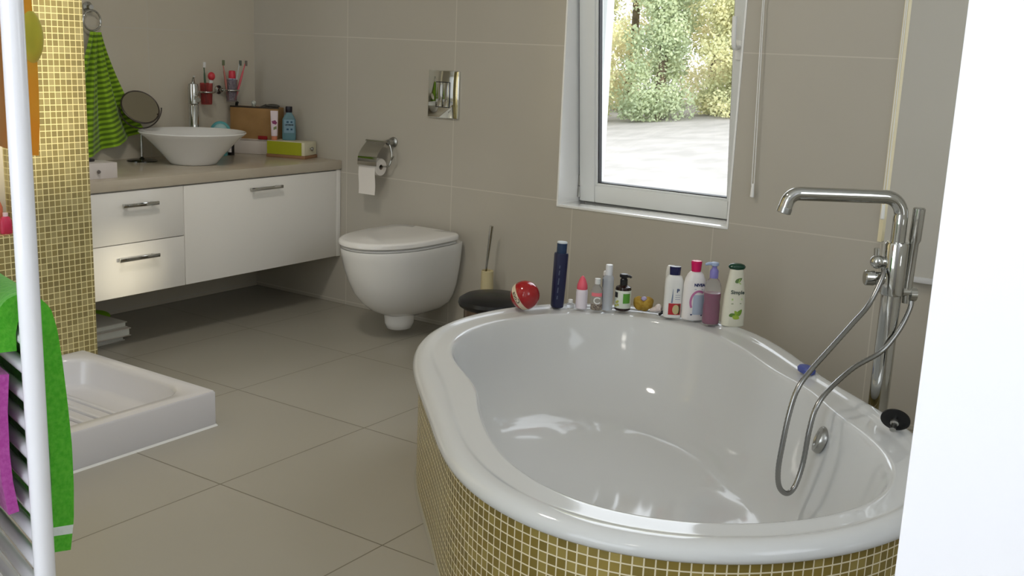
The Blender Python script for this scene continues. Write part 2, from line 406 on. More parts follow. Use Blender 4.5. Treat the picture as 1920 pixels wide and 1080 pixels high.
rs = [tub_ring(ro(-.025), .326), tub_ring(ro(-.006), .326), tub_ring(ro(0), .331), tub_ring(ro(.001), .338), tub_ring(ro(-.002), .346),
      tub_ring(ro(-.010), .354), tub_ring(ro(-.022), .3595), tub_ring(ro(-.034), .3605), tub_ring(rmix(.36), .3595), tub_ring(rmix(.42), .3572),
      tub_ring(rmix(.46), .3545), tub_ring(rmix(.50), .3530), tub_ring(rmix(.53), .3524), tub_ring(rmix(.56), .3522), tub_ring(rmix(.62), .3520), tub_ring(rmix(.75), .3518), tub_ring(rmix(.87), .3516), tub_ring(rmix(.93), .3514), tub_ring(rmix(.96), .3509), tub_ring(ri(1, -.001), .3490),
      tub_ring(ri(1, -.006), .343), tub_ring(ri(1, -.011), .333)]
for s, z in ((.968, .305), (.95, .27), (.928, .23), (.90, .19), (.865, .15), (.82, .115), (.765, .086), (.70, .064), (.62, .048), (.52, .037), (.40, .030), (.25, .026), (.12, .0245), (.03, .024)):
    rs.append(tub_ring(ri(s), z))
rings(bm, rs, cap0=False, cap1=True)
# underside of the lip runs back to the cladding
loc_part('tub_shell', bm, M_acr, tub, 60)
bm = bm_new()
sk = [tub_ring(ro(-.018), 0.0), tub_ring(ro(-.018), .3255)]
vr = rings(bm, sk, False, False)
inr = rings(bm, [tub_ring(ro(-.028), 0.0), tub_ring(ro(-.028), .3255)], False, False)
for i in range(NT):
    j = (i+1) % NT; bm.faces.new((vr[1][i], vr[1][j], inr[1][j], inr[1][i]))
o = loc_part('mosaic_skirt', bm, M_mosb, tub, 60)
# arc-length UV for the skirt, 21 mm tiles counted down from the rim
me = o.data; uv = me.uv_layers.new(name='UVMap')
arc = [0]
for i in range(NT): arc.append(arc[-1]+(sk[0][(i+1) % NT]-sk[0][i]).length)
per = round(arc[-1]/.021)*.021
arc = [a*per/arc[-1] for a in arc]
def near_i(co):
    p = co+TC-TC; t = (math.atan2(co.y, co.x)+PI/4) % (2*PI); return t/(2*PI)*NT
for p in me.polygons:
    ids = [near_i(me.vertices[me.loops[l].vertex_index].co) for l in p.loop_indices]
    ids = [round(k) % NT for k in ids]
    if max(ids)-min(ids) > NT/2: ids = [k+NT if k < NT/2 else k for k in ids]
    for l, k in zip(p.loop_indices, ids):
        uv.data[l].uv = (arc[min(k, NT)], me.vertices[me.loops[l].vertex_index].co.z-.3255+.0014)
# floor seal
bm = bm_new(); rings(bm, [tub_ring(ro(-.016), 0.0), tub_ring(ro(-.012), .003), tub_ring(ro(-.018), .008)], False, False)
loc_part('floor_seal', bm, mat('grey silicone', srgb(150, 146, 132), .5), tub)
def bowl_point(t, z):
    prof = [(1, .348), (.985, .333), (.965, .30), (.945, .26), (.92, .21), (.885, .16), (.84, .115)]
    for (s0, z0), (s1, z1) in zip(prof[:-1], prof[1:]):
        if z1 <= z <= z0:
            s = s0+(s1-s0)*(z0-z)/(z0-z1); break
    return TC+dirv(t)*fr(WI, t)*s+Vector((0, 0, z))
# overflow rosette on the inner wall
tv = math.radians(70)
P = bowl_point(tv, .272); nrm = (-dirv(tv)+Vector((0, 0, .35))).normalized()
MR = Matrix.Translation(P+nrm*.002) @ nrm.to_track_quat('Z', 'Y').to_matrix().to_4x4()
bm = bm_new(); lathe(bm, [(.034, -.006), (.035, .004), (.032, .010), (.020, .012), (.016, .009), (.001, .009)], 36, M=MR); loc_part('overflow_cap', bm, M_chromeb, tub)
bm = bm_new(); lathe(bm, [(.030, 0), (.030, .003), (.001, .004)], 30, M=Matrix.Translation(TC+Vector((0.15, -.1, .026)))); loc_part('drain', bm, M_chromeb, tub)

# ---------------------------------------------------------------- tub filler
tf = thing('tub_filler', (3.255, -.83, 0), 'chrome floor-standing tub filler with a hand shower and looped hose behind the bathtub', 'faucet')
fx, fy = 3.255, -.83
SD = Vector((-.81, -.586, 0)).normalized()
bm = bm_new(); lathe(bm, [(.045, 0), (.045, .006), (.038, .012), (.0255, .013), (.0255, .625)], 40, (fx, fy), cap0=True); loc_part('pole', bm, M_chrome, tf)
bm = bm_new(); lathe(bm, [(.0255, .62), (.029, .622), (.030, .628), (.030, .752), (.028, .757), (.02, .758)], 40, (fx, fy)); loc_part('mixer_body', bm, M_chrome, tf)
bm = bm_new()
P0 = Vector((fx, fy, .75)); top = .872
pts = [P0, Vector((fx, fy, .80)), Vector((fx, fy, top-.05))]
for a in range(0, 91, 10):
    a = math.radians(a); pts.append(Vector((fx, fy, top-.045))+SD*(.045*(1-math.cos(a)))+Vector((0, 0, .045*math.sin(a))))
L_ = .262
pts.append(Vector((fx, fy, top))+SD*L_*.5)
for a in range(0, 76, 12):
    a = math.radians(a); pts.append(Vector((fx, fy, top-.032))+SD*(L_+.032*math.sin(a))+Vector((0, 0, .032*math.cos(a))))
a = math.radians(75); tdir = (SD*math.cos(a)-Vector((0, 0, math.sin(a)))).normalized()
pts.append(pts[-1]+tdir*.018)
tube(bm, pts, [.0185]*3+[.0175]*(len(pts)-3), 20); loc_part('spout', bm, M_chrome, tf)
E_ = pts[-1]; MR = Matrix.Translation(E_) @ tdir.to_track_quat('Z', 'Y').to_matrix().to_4x4()
bm = bm_new(); lathe(bm, [(.0178, -.004), (.0182, .0), (.0182, .010), (.014, .012), (.013, .008), (.001, .008)], 24, M=MR); loc_part('aerator', bm, M_chromeb, tf)
# lever side (towards image left)
LV = Vector((-.82, -.50, 0)).normalized()
bm = bm_new(); Q = Vector((fx, fy, .662))
tube(bm, [Q+LV*.02, Q+LV*.050], .018, 20); tube(bm, [Q+LV*.046, Q+LV*.050, Q+LV*.070, Q+LV*.073], [.016, .020, .020, .017], 22); loc_part('mixer_knob', bm, M_chrome, tf)
bm = bm_new(); Q = Vector((fx, fy, .705))
tube(bm, [Q+LV*.02, Q+LV*.045], .014, 18); sphere(bm, Q+LV*.045, .0185, 20, 14); tube(bm, [Q+LV*.048, Q+LV*.050+Vector((0, 0, .035))], .0068, 12); loc_part('lever', bm, M_chrome, tf)
# hand shower bracket and stick (image right)
RV = Vector((.80, .60, 0)).normalized()
bm = bm_new(); Q = Vector((fx, fy, .630))
tube(bm, [Q+RV*.018, Q+RV*.048], .0135, 18); tube(bm, [Q+RV*.046-Vector((0, 0, .006)), Q+RV*.062-Vector((0, 0, .006))], .019, 20); loc_part('shower_bracket', bm, M_chrome, tf)
bm = bm_new(); Q = Vector((fx, fy, 0))+RV*.040
tube(bm, [Q+Vector((0, 0, .60)), Q+Vector((0, 0, .64)), Q+RV*.003+Vector((0, 0, .755)), Q+RV*.004+Vector((0, 0, .765)), Q+RV*.006+Vector((0, 0, .845)), Q+RV*.006+Vector((0, 0, .848))],
     [.010, .012, .012, .0155, .0155, .012], 20); loc_part('hand_shower', bm, M_chrome, tf)
hose = [(3.236, -.86, .69), (3.24, -.877, .671), (3.227, -.921, .607), (3.209, -.979, .566), (3.185, -1.055, .515), (3.162, -1.129, .466), (3.149, -1.173, .427), (3.142, -1.194, .370),
        (3.138, -1.207, .298), (3.136, -1.215, .231), (3.139, -1.203, .183), (3.149, -1.172, .158), (3.158, -1.143, .170), (3.165, -1.122, .224), (3.168, -1.110, .305),
        (3.174, -1.093, .364), (3.188, -1.047, .404), (3.216, -.957, .445), (3.256, -.892, .476), (3.277, -.862, .508), (3.292, -.832, .548), (3.300, -.806, .590), (3.299, -.800, .615)]
bm = bm_new(); hp = spline(hose, 14)
M_hose = mat('ribbed metal hose', srgb(150, 150, 148), .25, 1)
tube(bm, hp, [.0062+.0007*(i % 2) for i in range(len(hp))], 12); loc_part('hose', bm, M_hose, tf, 70)

# ================================================================ VANITY
van = thing('vanity_cabinet', (.28, -1.0, .227), 'white wall-hung vanity cabinet with chrome bar handles under the basin', 'cabinet')
YV = -1.95
bm = bm_new(); box(bm, .002, .538, YV, -.004, .227, .627, bev=.001); loc_part('carcass', bm, M_lac, van)
def handle(y0, y1, z, par):
    bm = bm_new()
    box(bm, .578, .586, y0, y1, z-.007, z+.007, bev=.002); box(bm, .558, .580, y0+.012, y0+.024, z-.005, z+.005, bev=.001); box(bm, .558, .580, y1-.024, y1-.012, z-.005, z+.005, bev=.001)
    return loc_part('handle', bm, M_chrome, par)
def front(name, y0, y1, z0, z1, hy0, hy1, hz):
    bm = bm_new(); box(bm, .540, .560, y0, y1, z0, z1, bev=.0015)
    o = loc_part(name, bm, M_lac, van)
    h = handle(hy0, hy1, hz, van); h.parent = o
front('door', -.884, -.030, .229, .6235, -.557, -.380, .583)
front('drawer', -1.31, -.888, .4295, .6235, -1.176, -1.018, .573)
front('drawer', -1.31, -.888, .229, .4265, -1.20, -1.022, .372)
front('door', YV, -1.314, .229, .6235, -1.75, -1.58, .583)
bm = bm_new(); box(bm, .538, .560, -.028, -.002, .227, .627, bev=.001); loc_part('filler_strip', bm, M_lac, van)
ct = finish('countertop', (lambda b: (box(b, .0, .566, YV, -.001, .629, .669, bev=.002), b)[1])(bm_new()), M_count)
tag(ct, 'beige stone worktop lying on the white vanity cabinet', 'countertop')

# basin
BX, BY = .30, -.62
ba = thing('vessel_basin', (BX, BY, .669), 'white conical vessel basin standing on the worktop', 'basin')
bm = bm_new()
lathe(bm, [(.088, 0), (.096, .004), (.102, .012), (.130, .045), (.165, .083), (.198, .115), (.2165, .129), (.219, .133), (.217, .136), (.212, .1345), (.190, .119), (.155, .086), (.115, .048), (.075, .028), (.03, .022), (.012, .020)], 64)
finish('bowl', bm, M_cer, ba, 60)
bm = bm_new(); lathe(bm, [(.02, .0225), (.021, .026), (.001, .028)], 24); finish('drain', bm, M_chrome, ba)
bf = thing('basin_mixer', (.075, -.428, .669), 'tall chrome mixer tap behind the vessel basin', 'faucet')
bm = bm_new(); lathe(bm, [(.026, 0), (.026, .006), (.021, .010), (.021, .225), (.019, .228)], 30); finish('body', bm, M_chrome, bf)
bm = bm_new(); lathe(bm, [(.020, .230), (.0225, .233), (.0225, .300), (.020, .318), (.010, .324)], 30); finish('mixer_head', bm, M_chrome, bf)
bm = bm_new(); tube(bm, [(.015, 0, .262), (.10, -.06, .262), (.112, -.068, .256)], [.0115, .0115, .011], 18); finish('spout', bm, M_chrome, bf)
bm = bm_new(); tube(bm, [(.0, 0, .318), (.012, -.008, .345), (.03, -.018, .352)], [.008, .005, .0045], 12); finish('lever', bm, M_chrome, bf)

# ================================================================ TOILET
to = thing('toilet', (1.118, 0, 0), 'white wall-hung toilet with closed lid beneath the flush plate', 'toilet')
NTO = 72
def dring(hw, ln, z, back=0.0, p=2.5, fl=0.0):
    """D shape: flat at the wall, rounded to the front (-y)"""
    out = []
    for i in range(NTO):
        a = 2*PI*i/NTO
        c, s = math.cos(a), math.sin(a)
        x = hw*math.copysign(abs(c)**(2/p), c)
        if s < 0: y = -(ln*.45)-(ln*.55)*abs(s)**(2/2.15)
        else: y = -(ln*.45)+(ln*.45-back)*abs(s)**(2/9)
        if s >= 0: x = hw*(1-.06*s)*math.copysign(abs(c)**(2/7), c)
        else: x = hw*math.copysign(abs(c)**(2/2.15), c)
        out.append(Vector((x, y, z)))
    return out
bm = bm_new()
rs = [dring(.060, .285, .085, .05), dring(.085, .33, .100, .03), dring(.110, .385, .125, .0), dring(.132, .430, .160, 0), dring(.150, .468, .205, 0), dring(.163, .496, .26, 0),
      dring(.172, .515, .31, 0), dring(.178, .527, .36, 0), dring(.181, .532, .385, 0), dring(.180, .531, .392, 0), dring(.172, .52, .393, 0)]
rings(bm, rs); finish('bowl', bm, M_cer, to, 50)
bm = bm_new()
lathe(bm, [(.040, .028), (.050, .032), (.058, .055), (.062, .10), (.062, .13)], 36, (0, -.235), sy=1.15); finish('trap', bm, M_cer, to, 50)
def slab(rb, z0, z1, hw, ln, back):
    rings(rb, [dring(hw-.004, ln-.004, z0, back), dring(hw, ln, z0+.004, back), dring(hw, ln, z1-.008, back), dring(hw-.004, ln-.004, z1-.003, back+.001), dring(hw-.014, ln-.014, z1, back+.004), dring(hw*.5, ln*.7, z1+.002, back+.06), ])
bm = bm_new(); slab(bm, .394, .404, .178, .528, .045); finish('seat', bm, M_cer, to, 40)
bm = bm_new(); slab(bm, .407, .432, .184, .540, .035); finish('lid', bm, mat('white toilet lid', srgb(238, 236, 233), .12), to, 40)
for sx in (-1, 1):
    bm = bm_new(); tube(bm, [(sx*.10, -.022, .405), (sx*.05, -.022, .405)], .010, 14); finish('hinge', bm, M_chrome, to)

fp = thing('flush_plate', (1.146, 0, .998), 'chrome flush plate on the tiled wall above the toilet', 'flush plate')
bm = bm_new(); box(bm, -.080, .080, -.012, -.0005, -.098, .098, bev=.003); finish('cover', bm, M_mirror, fp)
bm = bm_new(); box(bm, -.038, .036, -.0145, -.011, -.054, .052, bev=.001); finish('button_surround', bm, M_blackp, fp)
bm = bm_new(); box(bm, -.035, -.002, -.0165, -.012, -.051, .049, bev=.001); finish('button', bm, M_mirror, fp)
bm = bm_new(); box(bm, .001, .033, -.0165, -.012, -.051, .049, bev=.001); finish('button', bm, M_mirror, fp)

# toilet paper
ph = thing('toilet_paper_holder', (.872, 0, .755), 'chrome toilet paper holder with a hinged flap on the wall', 'holder')
bm = bm_new(); lathe(bm, [(.022, 0), (.022, .006), (.013, .009), (.013, .040)], 28, M=Matrix.Translation((0.0, -.0005, .022)) @ Matrix.Rotation(PI/2, 4, 'X')); finish('wall_rosette', bm, M_chromeb, ph)
bm = bm_new(); tube(bm, spline([(0, -.038, .022), (-.01, -.040, .022), (-.125, -.040, .022)], 5), .005, 12); finish('flap_pin', bm, M_chrome, ph)
bm = bm_new()
fl = []
for i in range(10):
    a = i/9; z = .022-.100*a; y = -.046-.062*math.sin(min(a*2.0, 1.57))
    fl.append([Vector((-.114, y, z)), Vector((-.006, y, z)), Vector((-.006, y+.0018, z)), Vector((-.114, y+.0018, z))])
rings(bm, fl); finish('flap', bm, M_chrome, ph)
bm = bm_new(); tube(bm, spline([(.004, -.036, .02), (.020, -.037, -.02), (.022, -.045, -.06), (.0, -.050, -.082), (-.12, -.050, -.082)], 6), .004, 12); tube(bm, [(.021, -.042, -.055), (.040, -.05, -.035)], .0045, 10); finish('roll_bar', bm, M_chrome, ph)
pr = thing('toilet_roll', (.80, -.055, .668), 'white toilet paper roll hanging in the chrome holder', 'toilet paper')
MX = Matrix.Rotation(PI/2, 4, 'Y')
bm = bm_new(); lathe(bm, [(.012, -.048), (.036, -.048), (.038, -.045), (.038, .045), (.036, .048), (.012, .048), (.012, -.048)], 36, M=MX, cap0=False, cap1=False); finish('paper', bm, M_paper, pr)
bm = bm_new(); lathe(bm, [(.0105, -.047), (.012, -.047), (.012, .047), (.0105, .047), (.0105, -.047)], 24, M=MX, cap0=False, cap1=False); finish('core', bm, mat('grey card core', srgb(150, 140, 125), .9), pr)
bm = bm_new(); rings(bm, [[Vector((-.047, -.0385-.002*math.sin(k), -k*.020+.0)), Vector((.047, -.0385-.002*math.sin(k+.5), -k*.020)), Vector((.047, -.0378-.002*math.sin(k+.5), -k*.020)), Vector((-.047, -.0378-.002*math.sin(k), -k*.020))] for k in range(7)]); finish('loose_sheet', bm, M_paper, pr)

# toilet brush, pedal bin
tb = thing('toilet_brush', (1.450, -.075, 0), 'toilet brush with a chrome handle in a cream cup between toilet and bin', 'toilet brush')
bm = bm_new(); lathe(bm, [(.042, 0), (.043, .01), (.027, .16), (.0255, .30), (.0235, .302), (.0225, .29)], 30); finish('cup', bm, mat('cream plastic cup', srgb(205, 192, 150), .5), tb)
bm = bm_new(); tube(bm, [(-.008, 0, .285), (-.004, 0, .33), (.008, 0, .44), (.013, 0, .488)], [.0045, .005, .0075, .0080], 14); finish('handle', bm, M_chrome, tb)
pb = thing('pedal_bin', (1.600, -.235, 0), 'round steel pedal bin with a black lid behind the bathtub', 'bin')
bm = bm_new(); lathe(bm, [(.115, 0), (.118, .012), (.118, .205), (.114, .208)], 48); finish('body', bm, mat('steel bin body', srgb(170, 150, 138), .25, 1), pb)
bm = bm_new(); lathe(bm, [(.124, .198), (.137, .206), (.142, .218), (.138, .232), (.115, .246), (.07, .256), (.001, .260)], 48); finish('lid', bm, M_blackp, pb)
bm = bm_new(); box(bm, -.02, .02, -.145, -.11, .004, .016, bev=.003); finish('pedal', bm, M_blackp, pb)

# ================================================================ SHOWER TRAY
tr = thing('shower_tray', (1.06, -1.9, 0), 'low white shower tray with rounded inner corner beside the mosaic column', 'shower tray')
x0, x1, y0, y1, zt = .722, 1.405, -2.30, -1.462, .115
bm = bm_new()
def rr(x0, x1, y0, y1, r, z, n=8):
    out = []
    for cx, cy, a0 in ((x1-r, y1-r, 0), (x0+r, y1-r, PI/2), (x0+r, y0+r, PI), (x1-r, y0+r, 1.5*PI)):
        for i in range(n+1):
            a = a0+PI/2*i/n; out.append(Vector((cx+r*math.cos(a), cy+r*math.sin(a), z)))
    return out
rs = [rr(x0, x1, y0, y1, .006, 0), rr(x0, x1, y0, y1, .006, zt-.006), rr(x0+.004, x1-.004, y0+.004, y1-.004, .006, zt),
      rr(x0+.020, x1-.020, y0+.020, y1-.020, .05, zt+.002), rr(x0+.040, x1-.052, y0+.040, y1-.046, .11, zt+.001), rr(x0+.046, x1-.058, y0+.046, y1-.052, .11, zt-.004), rr(x0+.049, x1-.061, y0+.049, y1-.055, .11, zt-.012),
      rr(x0+.058, x1-.072, y0+.058, y1-.066, .10, .034), rr(x0+.066, x1-.080, y0+.066, y1-.074, .095, .024), rr(x0+.085, x1-.10, y0+.085, y1-.095, .08, .018), rr(x0+.25, x1-.25, y0+.3, y1-.3, .05, .014), rr(x0+.32, x1-.32, y0+.38, y1-.38, .01, .012)]
rings(bm, rs); loc_part('basin', bm, M_tray, tr, 40)
for k in range(9):
    bm = bm_new(); yy = y1-.17-k*.055; box(bm, x0+.14, x1-.14, yy-.008, yy+.008, .014, .025, bev=.003); loc_part('grip_ridge', bm, M_tray, tr)
bm = bm_new(); rings(bm, [rr(x0-.0, x1+.006, y0-.006, y1+.006, .01, 0), rr(x0, x1+.001, y0-.001, y1+.001, .008, .006)], False, False); loc_part('floor_seal', bm, mat('white silicone', srgb(220, 220, 216), .4), tr)

# ================================================================ bottle kit
class Shape:
    """bottle body: profile of (z, half width, half depth), superellipse power p; front is -Y"""
    def __init__(s, prof, p=2.2, n=40):
        s.prof = prof; s.p = p; s.n = n
    def at(s, z):
        pr = s.prof
        for (z0, a0, b0), (z1, a1, b1) in zip(pr[:-1], pr[1:]):
            if z0 <= z <= z1 and z1 > z0:
                k = (z-z0)/(z1-z0); return a0+(a1-a0)*k, b0+(b1-b0)*k
        return pr[-1][1:]
    def ring(s, z, a, b):
        out = []
        for i in range(s.n):
            t = 2*PI*i/s.n; c, q = math.cos(t), math.sin(t)
            out.append(Vector((a*math.copysign(abs(c)**(2/s.p), c), b*math.copysign(abs(q)**(2/s.p), q), z)))
        return out
    def mesh(s, M=None):
        bm = bm_new(); rs = [s.ring(*q) for q in s.prof]
        if M is not None: rs = [[M @ v for v in r] for r in rs]
        rings(bm, rs); return bm
    def front(s, x, z, eps=.0006):
        a, b = s.at(z); k = min(abs(x/a), .995)
        return Vector((x, -b*(1-k**s.p)**(1/s.p)-eps, z))
def patch(shape, x0, x1, z0, z1, eps=.0005, nx=14, nz=10):
    bm = bm_new(); g = [[bm.verts.new(shape.front(x0+(x1-x0)*i/nx, z0+(z1-z0)*j/nz, eps)) for i in range(nx+1)] for j in range(nz+1)]
    for j in range(nz):
        for i in range(nx): bm.faces.new((g[j][i], g[j][i+1], g[j+1][i+1], g[j+1][i]))
    return bm
def blob(shape, pts, eps=.0009):
    """closed outline (x, z) fanned from its middle, laid on the body"""
    bm = bm_new(); cx = sum(p[0] for p in pts)/len(pts); cz = sum(p[1] for p in pts)/len(pts)
    K = 5; rows = []
    for k in range(1, K+1):
        rows.append([bm.verts.new(shape.front(cx+(x-cx)*k/K, cz+(z-cz)*k/K, eps)) for x, z in pts])
    c = bm.verts.new(shape.front(cx, cz, eps)); n = len(pts)
    for i in range(n):
        j = (i+1) % n; bm.faces.new((c, rows[0][i], rows[0][j]))
        for a, b in zip(rows[:-1], rows[1:]): bm.faces.new((a[i], b[i], b[j], a[j]))
    return bm
def ell(cx, cz, rx, rz, rot=0, n=20):
    out = []
    for i in range(n):
        a = 2*PI*i/n; x, z = rx*math.cos(a), rz*math.sin(a)
        out.append((cx+x*math.cos(rot)-z*math.sin(rot), cz+x*math.sin(rot)+z*math.cos(rot)))
    return out
def leaf(cx, cz, l, w, rot, n=14):
    out = []
    for i in range(n):
        a = 2*PI*i/n; x = l*math.cos(a); z = w*math.sin(a)*(1-.35*math.cos(a))*abs(math.sin(a))**.3
        out.append((cx+x*math.cos(rot)-z*math.sin(rot), cz+x*math.sin(rot)+z*math.cos(rot)))
    return out
def band(shape, pts, w, eps=.0008):
    """stroke of width w along a path of (x, z)"""
    bm = bm_new(); prev = None
    for i, (x, z) in enumerate(pts):
        xa, za = pts[max(i-1, 0)]; xb, zb = pts[min(i+1, len(pts)-1)]
        d = math.hypot(xb-xa, zb-za) or 1; nx, nz = -(zb-za)/d, (xb-xa)/d
        ww = w[i] if isinstance(w, list) else w
        cur = (bm.verts.new(shape.front(x-nx*ww/2, z-nz*ww/2, eps)), bm.verts.new(shape.front(x+nx*ww/2, z+nz*ww/2, eps)))
        if prev: bm.faces.new((prev[0], cur[0], cur[1], prev[1]))
        prev = cur
    return bm
def text_bm(txt, size, fn, shear=0, bold=0):
    cu = bpy.data.curves.new('lettering', 'FONT'); cu.body = txt; cu.size = size; cu.align_x = 'CENTER'; cu.align_y = 'CENTER'; cu.shear = shear
    cu.offset = bold; cu.resolution_u = 3
    ob = bpy.data.objects.new('lettering', cu); COL.objects.link(ob)
    dg = bpy.context.evaluated_depsgraph_get(); me = bpy.data.meshes.new_from_object(ob.evaluated_get(dg))
    bm = bm_new(); bm.from_mesh(me)
    bpy.data.objects.remove(ob); bpy.data.curves.remove(cu); bpy.data.meshes.remove(me)
    bmesh.ops.triangulate(bm, faces=bm.faces[:])
    for v in bm.verts: v.co = fn(v.co.x, v.co.y)
    return bm
def decal(name, bm, m, par): return finish(name, bm, m, par, 0, recalc=False)
def C(r, g, b, rough=.4, **k): return mat('colour %d %d %d' % (r, g, b), srgb(r, g, b), rough, **k)
ZR = .3600
GR = 'toiletries on the bathtub rim'
def cap(prof, m, par, name='cap', n=32, sx=1, sy=1, c=(0, 0)):
    bm = bm_new(); lathe(bm, prof, n, c, sx=sx, sy=sy); return finish(name, bm, m, par)
F = math.radians(27)
M_navy = C(22, 26, 62, .3); M_wpl = C(226, 226, 224, .3); M_blk = C(22, 20, 22, .3)
# --- red ball with a cream band of dark lettering
t = thing('ball', (2.070, -.735, ZR+.049), 'shiny red ball with a cream lettered band on the bathtub rim', 'ball', GR, F)
R_ = .0485
bm = bm_new(); sphere(bm, (0, 0, 0), R_, 48, 32)
finish('sphere', bm, mat('shiny red plastic', srgb(156, 14, 20), .14, coat=.4), t)
# band plane: tilted axis
ax = Vector((.80, -.18, .50)).normalized(); e1 = ax.orthogonal().normalized(); e2 = ax.cross(e1)
def onball(th, h, k=1.008): # h: offset along the axis
    rr_ = math.sqrt(max(R_*R_-h*h, 1e-8)); return (ax*h+(e1*math.cos(th)+e2*math.sin(th))*rr_)*k
bm = bm_new(); n = 80
rings(bm, [[onball(2*PI*i/n, h) for i in range(n)] for h in (-.0225, -.018, -.013, -.008, -.0045)], False, False)
finish('band', bm, C(220, 205, 180, .35), t)
thf = math.atan2((Vector((-.75, -.6, -.25))).dot(e2), (Vector((-.75, -.6, -.25))).dot(e1))
for sgn in (0,):
    bm = text_bm('Coca', .019, lambda x, y: onball(thf-x/.044, -.0135+y*1.0, 1.014), .25, .0004)
    decal('lettering', bm, C(60, 50, 44, .5), t)
# --- tall dark blue bottle
t = thing('shampoo_bottle', (2.128, -.625, ZR), 'tall dark navy bottle with a pale top standing on the rim', 'bottle', GR, math.radians(50)); t.rotation_euler = (0, math.radians(2.0), math.radians(50))
sh = Shape([(0, .018, .0165), (.003, .0205, .018), (.09, .022, .019), (.178, .0225, .019), (.184, .021, .018)], 3.2)
finish('body', sh.mesh(), M_navy, t)
for z_, l_ in ((.03, .012), (.052, .018), (.080, .022), (.112, .016), (.135, .010)): decal('print', band(sh, [(-.009, z_), (-.008, z_+l_)], .0035, .0009), C(84, 90, 112, .4), t)
cap([(.017, .184), (.0172, .214), (.0168, .217)], mat('blue glossy cap', srgb(30, 52, 84), .15), t)
cap([(.0168, .217), (.0172, .2185), (.016, .222), (.001, .2225)], C(205, 212, 216, .35), t, 'cap_top')
# --- small clear vial
t = thing('small_vial', (2.172, -.612, ZR), 'tiny clear vial with a white lid beside the navy bottle', 'bottle', GR, F)
cap([(.011, 0), (.0115, .002), (.0115, .018), (.007, .020)], M_clear, t, 'body'); cap([(.0075, .020), (.0075, .030), (.006, .031)], M_wpl, t)
# --- pink capped white bottle
t = thing('pink_cap_bottle', (2.197, -.583, ZR), 'small white bottle with a pointed pink cap on the rim', 'bottle', GR, F)
cap([(.017, 0), (.0195, .003), (.0195, .055), (.0185, .063), (.016, .066)], C(226, 218, 226, .35), t, 'body')
cap([(.0172, .0655), (.0178, .070), (.0170, .080), (.0125, .094), (.007, .105), (.003, .110), (.0005, .111)], C(226, 92, 110, .25), t)
# --- small clear bottle with pink band
t = thing('clear_pink_bottle', (2.245, -.566, ZR), 'small clear bottle with a pink band and brown contents on the rim', 'bottle', GR, F)
sh = Shape([(0, .017, .015), (.003, .0195, .016), (.066, .0195, .016), (.078, .013, .012), (.084, .008, .008), (.088, .008, .008)], 2.4)
finish('body', sh.mesh(), M_clear, t)
s2 = Shape([(.002, .0175, .014), (.020, .0175, .014)], 2.4); finish('contents', s2.mesh(), noise_mat('brown beads', srgb(90, 60, 46), srgb(190, 170, 140), 220), t)
decal('label', patch(sh, -.017, .017, .048, .060), C(228, 120, 130, .4), t)
decal('emblem', band(sh, [(.003+.011*math.cos(a/10), .034+.010*math.sin(a/10)) for a in range(6, 58, 3)], .004), M_wpl, t)
cap([(.0095, .088), (.0098, .1), (.0095, .106), (.001, .1065)], C(214, 216, 214, .4), t)
# --- tiny blue trimmed bottle behind
t = thing('small_sample_bottle', (2.252, -.525, ZR), 'slim little bottle with a white cap and dark label behind the clear bottles', 'bottle', GR, F)
cap([(.009, 0), (.010, .002), (.010, .108), (.008, .112)], M_clear, t, 'body'); cap([(.0102, .072), (.0102, .100)], C(70, 78, 100, .4), t, 'label'); cap([(.0085, .112), (.0085, .124), (.006, .127)], M_wpl, t)
# --- tall frosted bottle
t = thing('tall_clear_bottle', (2.272, -.541, ZR), 'tall slim frosted bottle with a narrow white cap on the rim', 'bottle', GR, F)
M_frost = mat('frosted plastic', srgb(218, 222, 228), .3, trans=.55, ior=1.15)
cap([(.015, 0), (.0175, .003), (.0175, .098), (.0172, .110), (.0125, .118), (.011, .120)], M_frost, t, 'body')
cap([(.0118, .119), (.0118, .151), (.0108, .1535), (.001, .154)], C(214, 216, 220, .3), t)
# --- dark pump bottle with green label
t = thing('green_label_pump', (2.312, -.508, ZR), 'dark brown pump bottle with a white and green label', 'bottle', GR, F)
sh = Shape([(0, .022, .022), (.003, .0265, .0265), (.072, .0265, .0265), (.080, .0245, .0245), (.084, .015, .015), (.088, .011, .011)], 2.0)
finish('body', sh.mesh(), mat('dark brown plastic', srgb(38, 22, 20), .18), t)
bm = bm_new(); lathe(bm, [(.0270, .010), (.0272, .0105), (.0272, .0695), (.0270, .070)], 40, cap0=False, cap1=False); lab = finish('label', bm, C(214, 220, 208, .4), t)
sl = Shape([(0, .0276, .0276), (.09, .0276, .0276)], 2.0)
decal('green_panel', patch(sl, .001, .023, .028, .061), C(86, 152, 52, .4), lab)
decal('dark_panel', patch(sl, -.0262, -.017, .046, .064), C(40, 40, 40, .4), lab)
for k, (a, b) in enumerate(((-.020, .030), (-.015, .022), (-.022, .018), (-.016, .034))):
    decal('flower', blob(sl, ell(a, b, .0036, .0036)), C(176, 180, 84, .5), lab)
cap([(.0125, .086), (.0125, .105), (.010, .108), (.009, .112)], M_blk, t, 'pump_collar')
bm = bm_new(); lathe(bm, [(.014, .112), (.0155, .115), (.0155, .120), (.012, .123)], 24); tube(bm, [(0, 0, .117), (.020, -.008, .117), (.024, -.010, .114)], [.005, .0045, .004], 12); finish('pump_head', bm, M_blk, t)
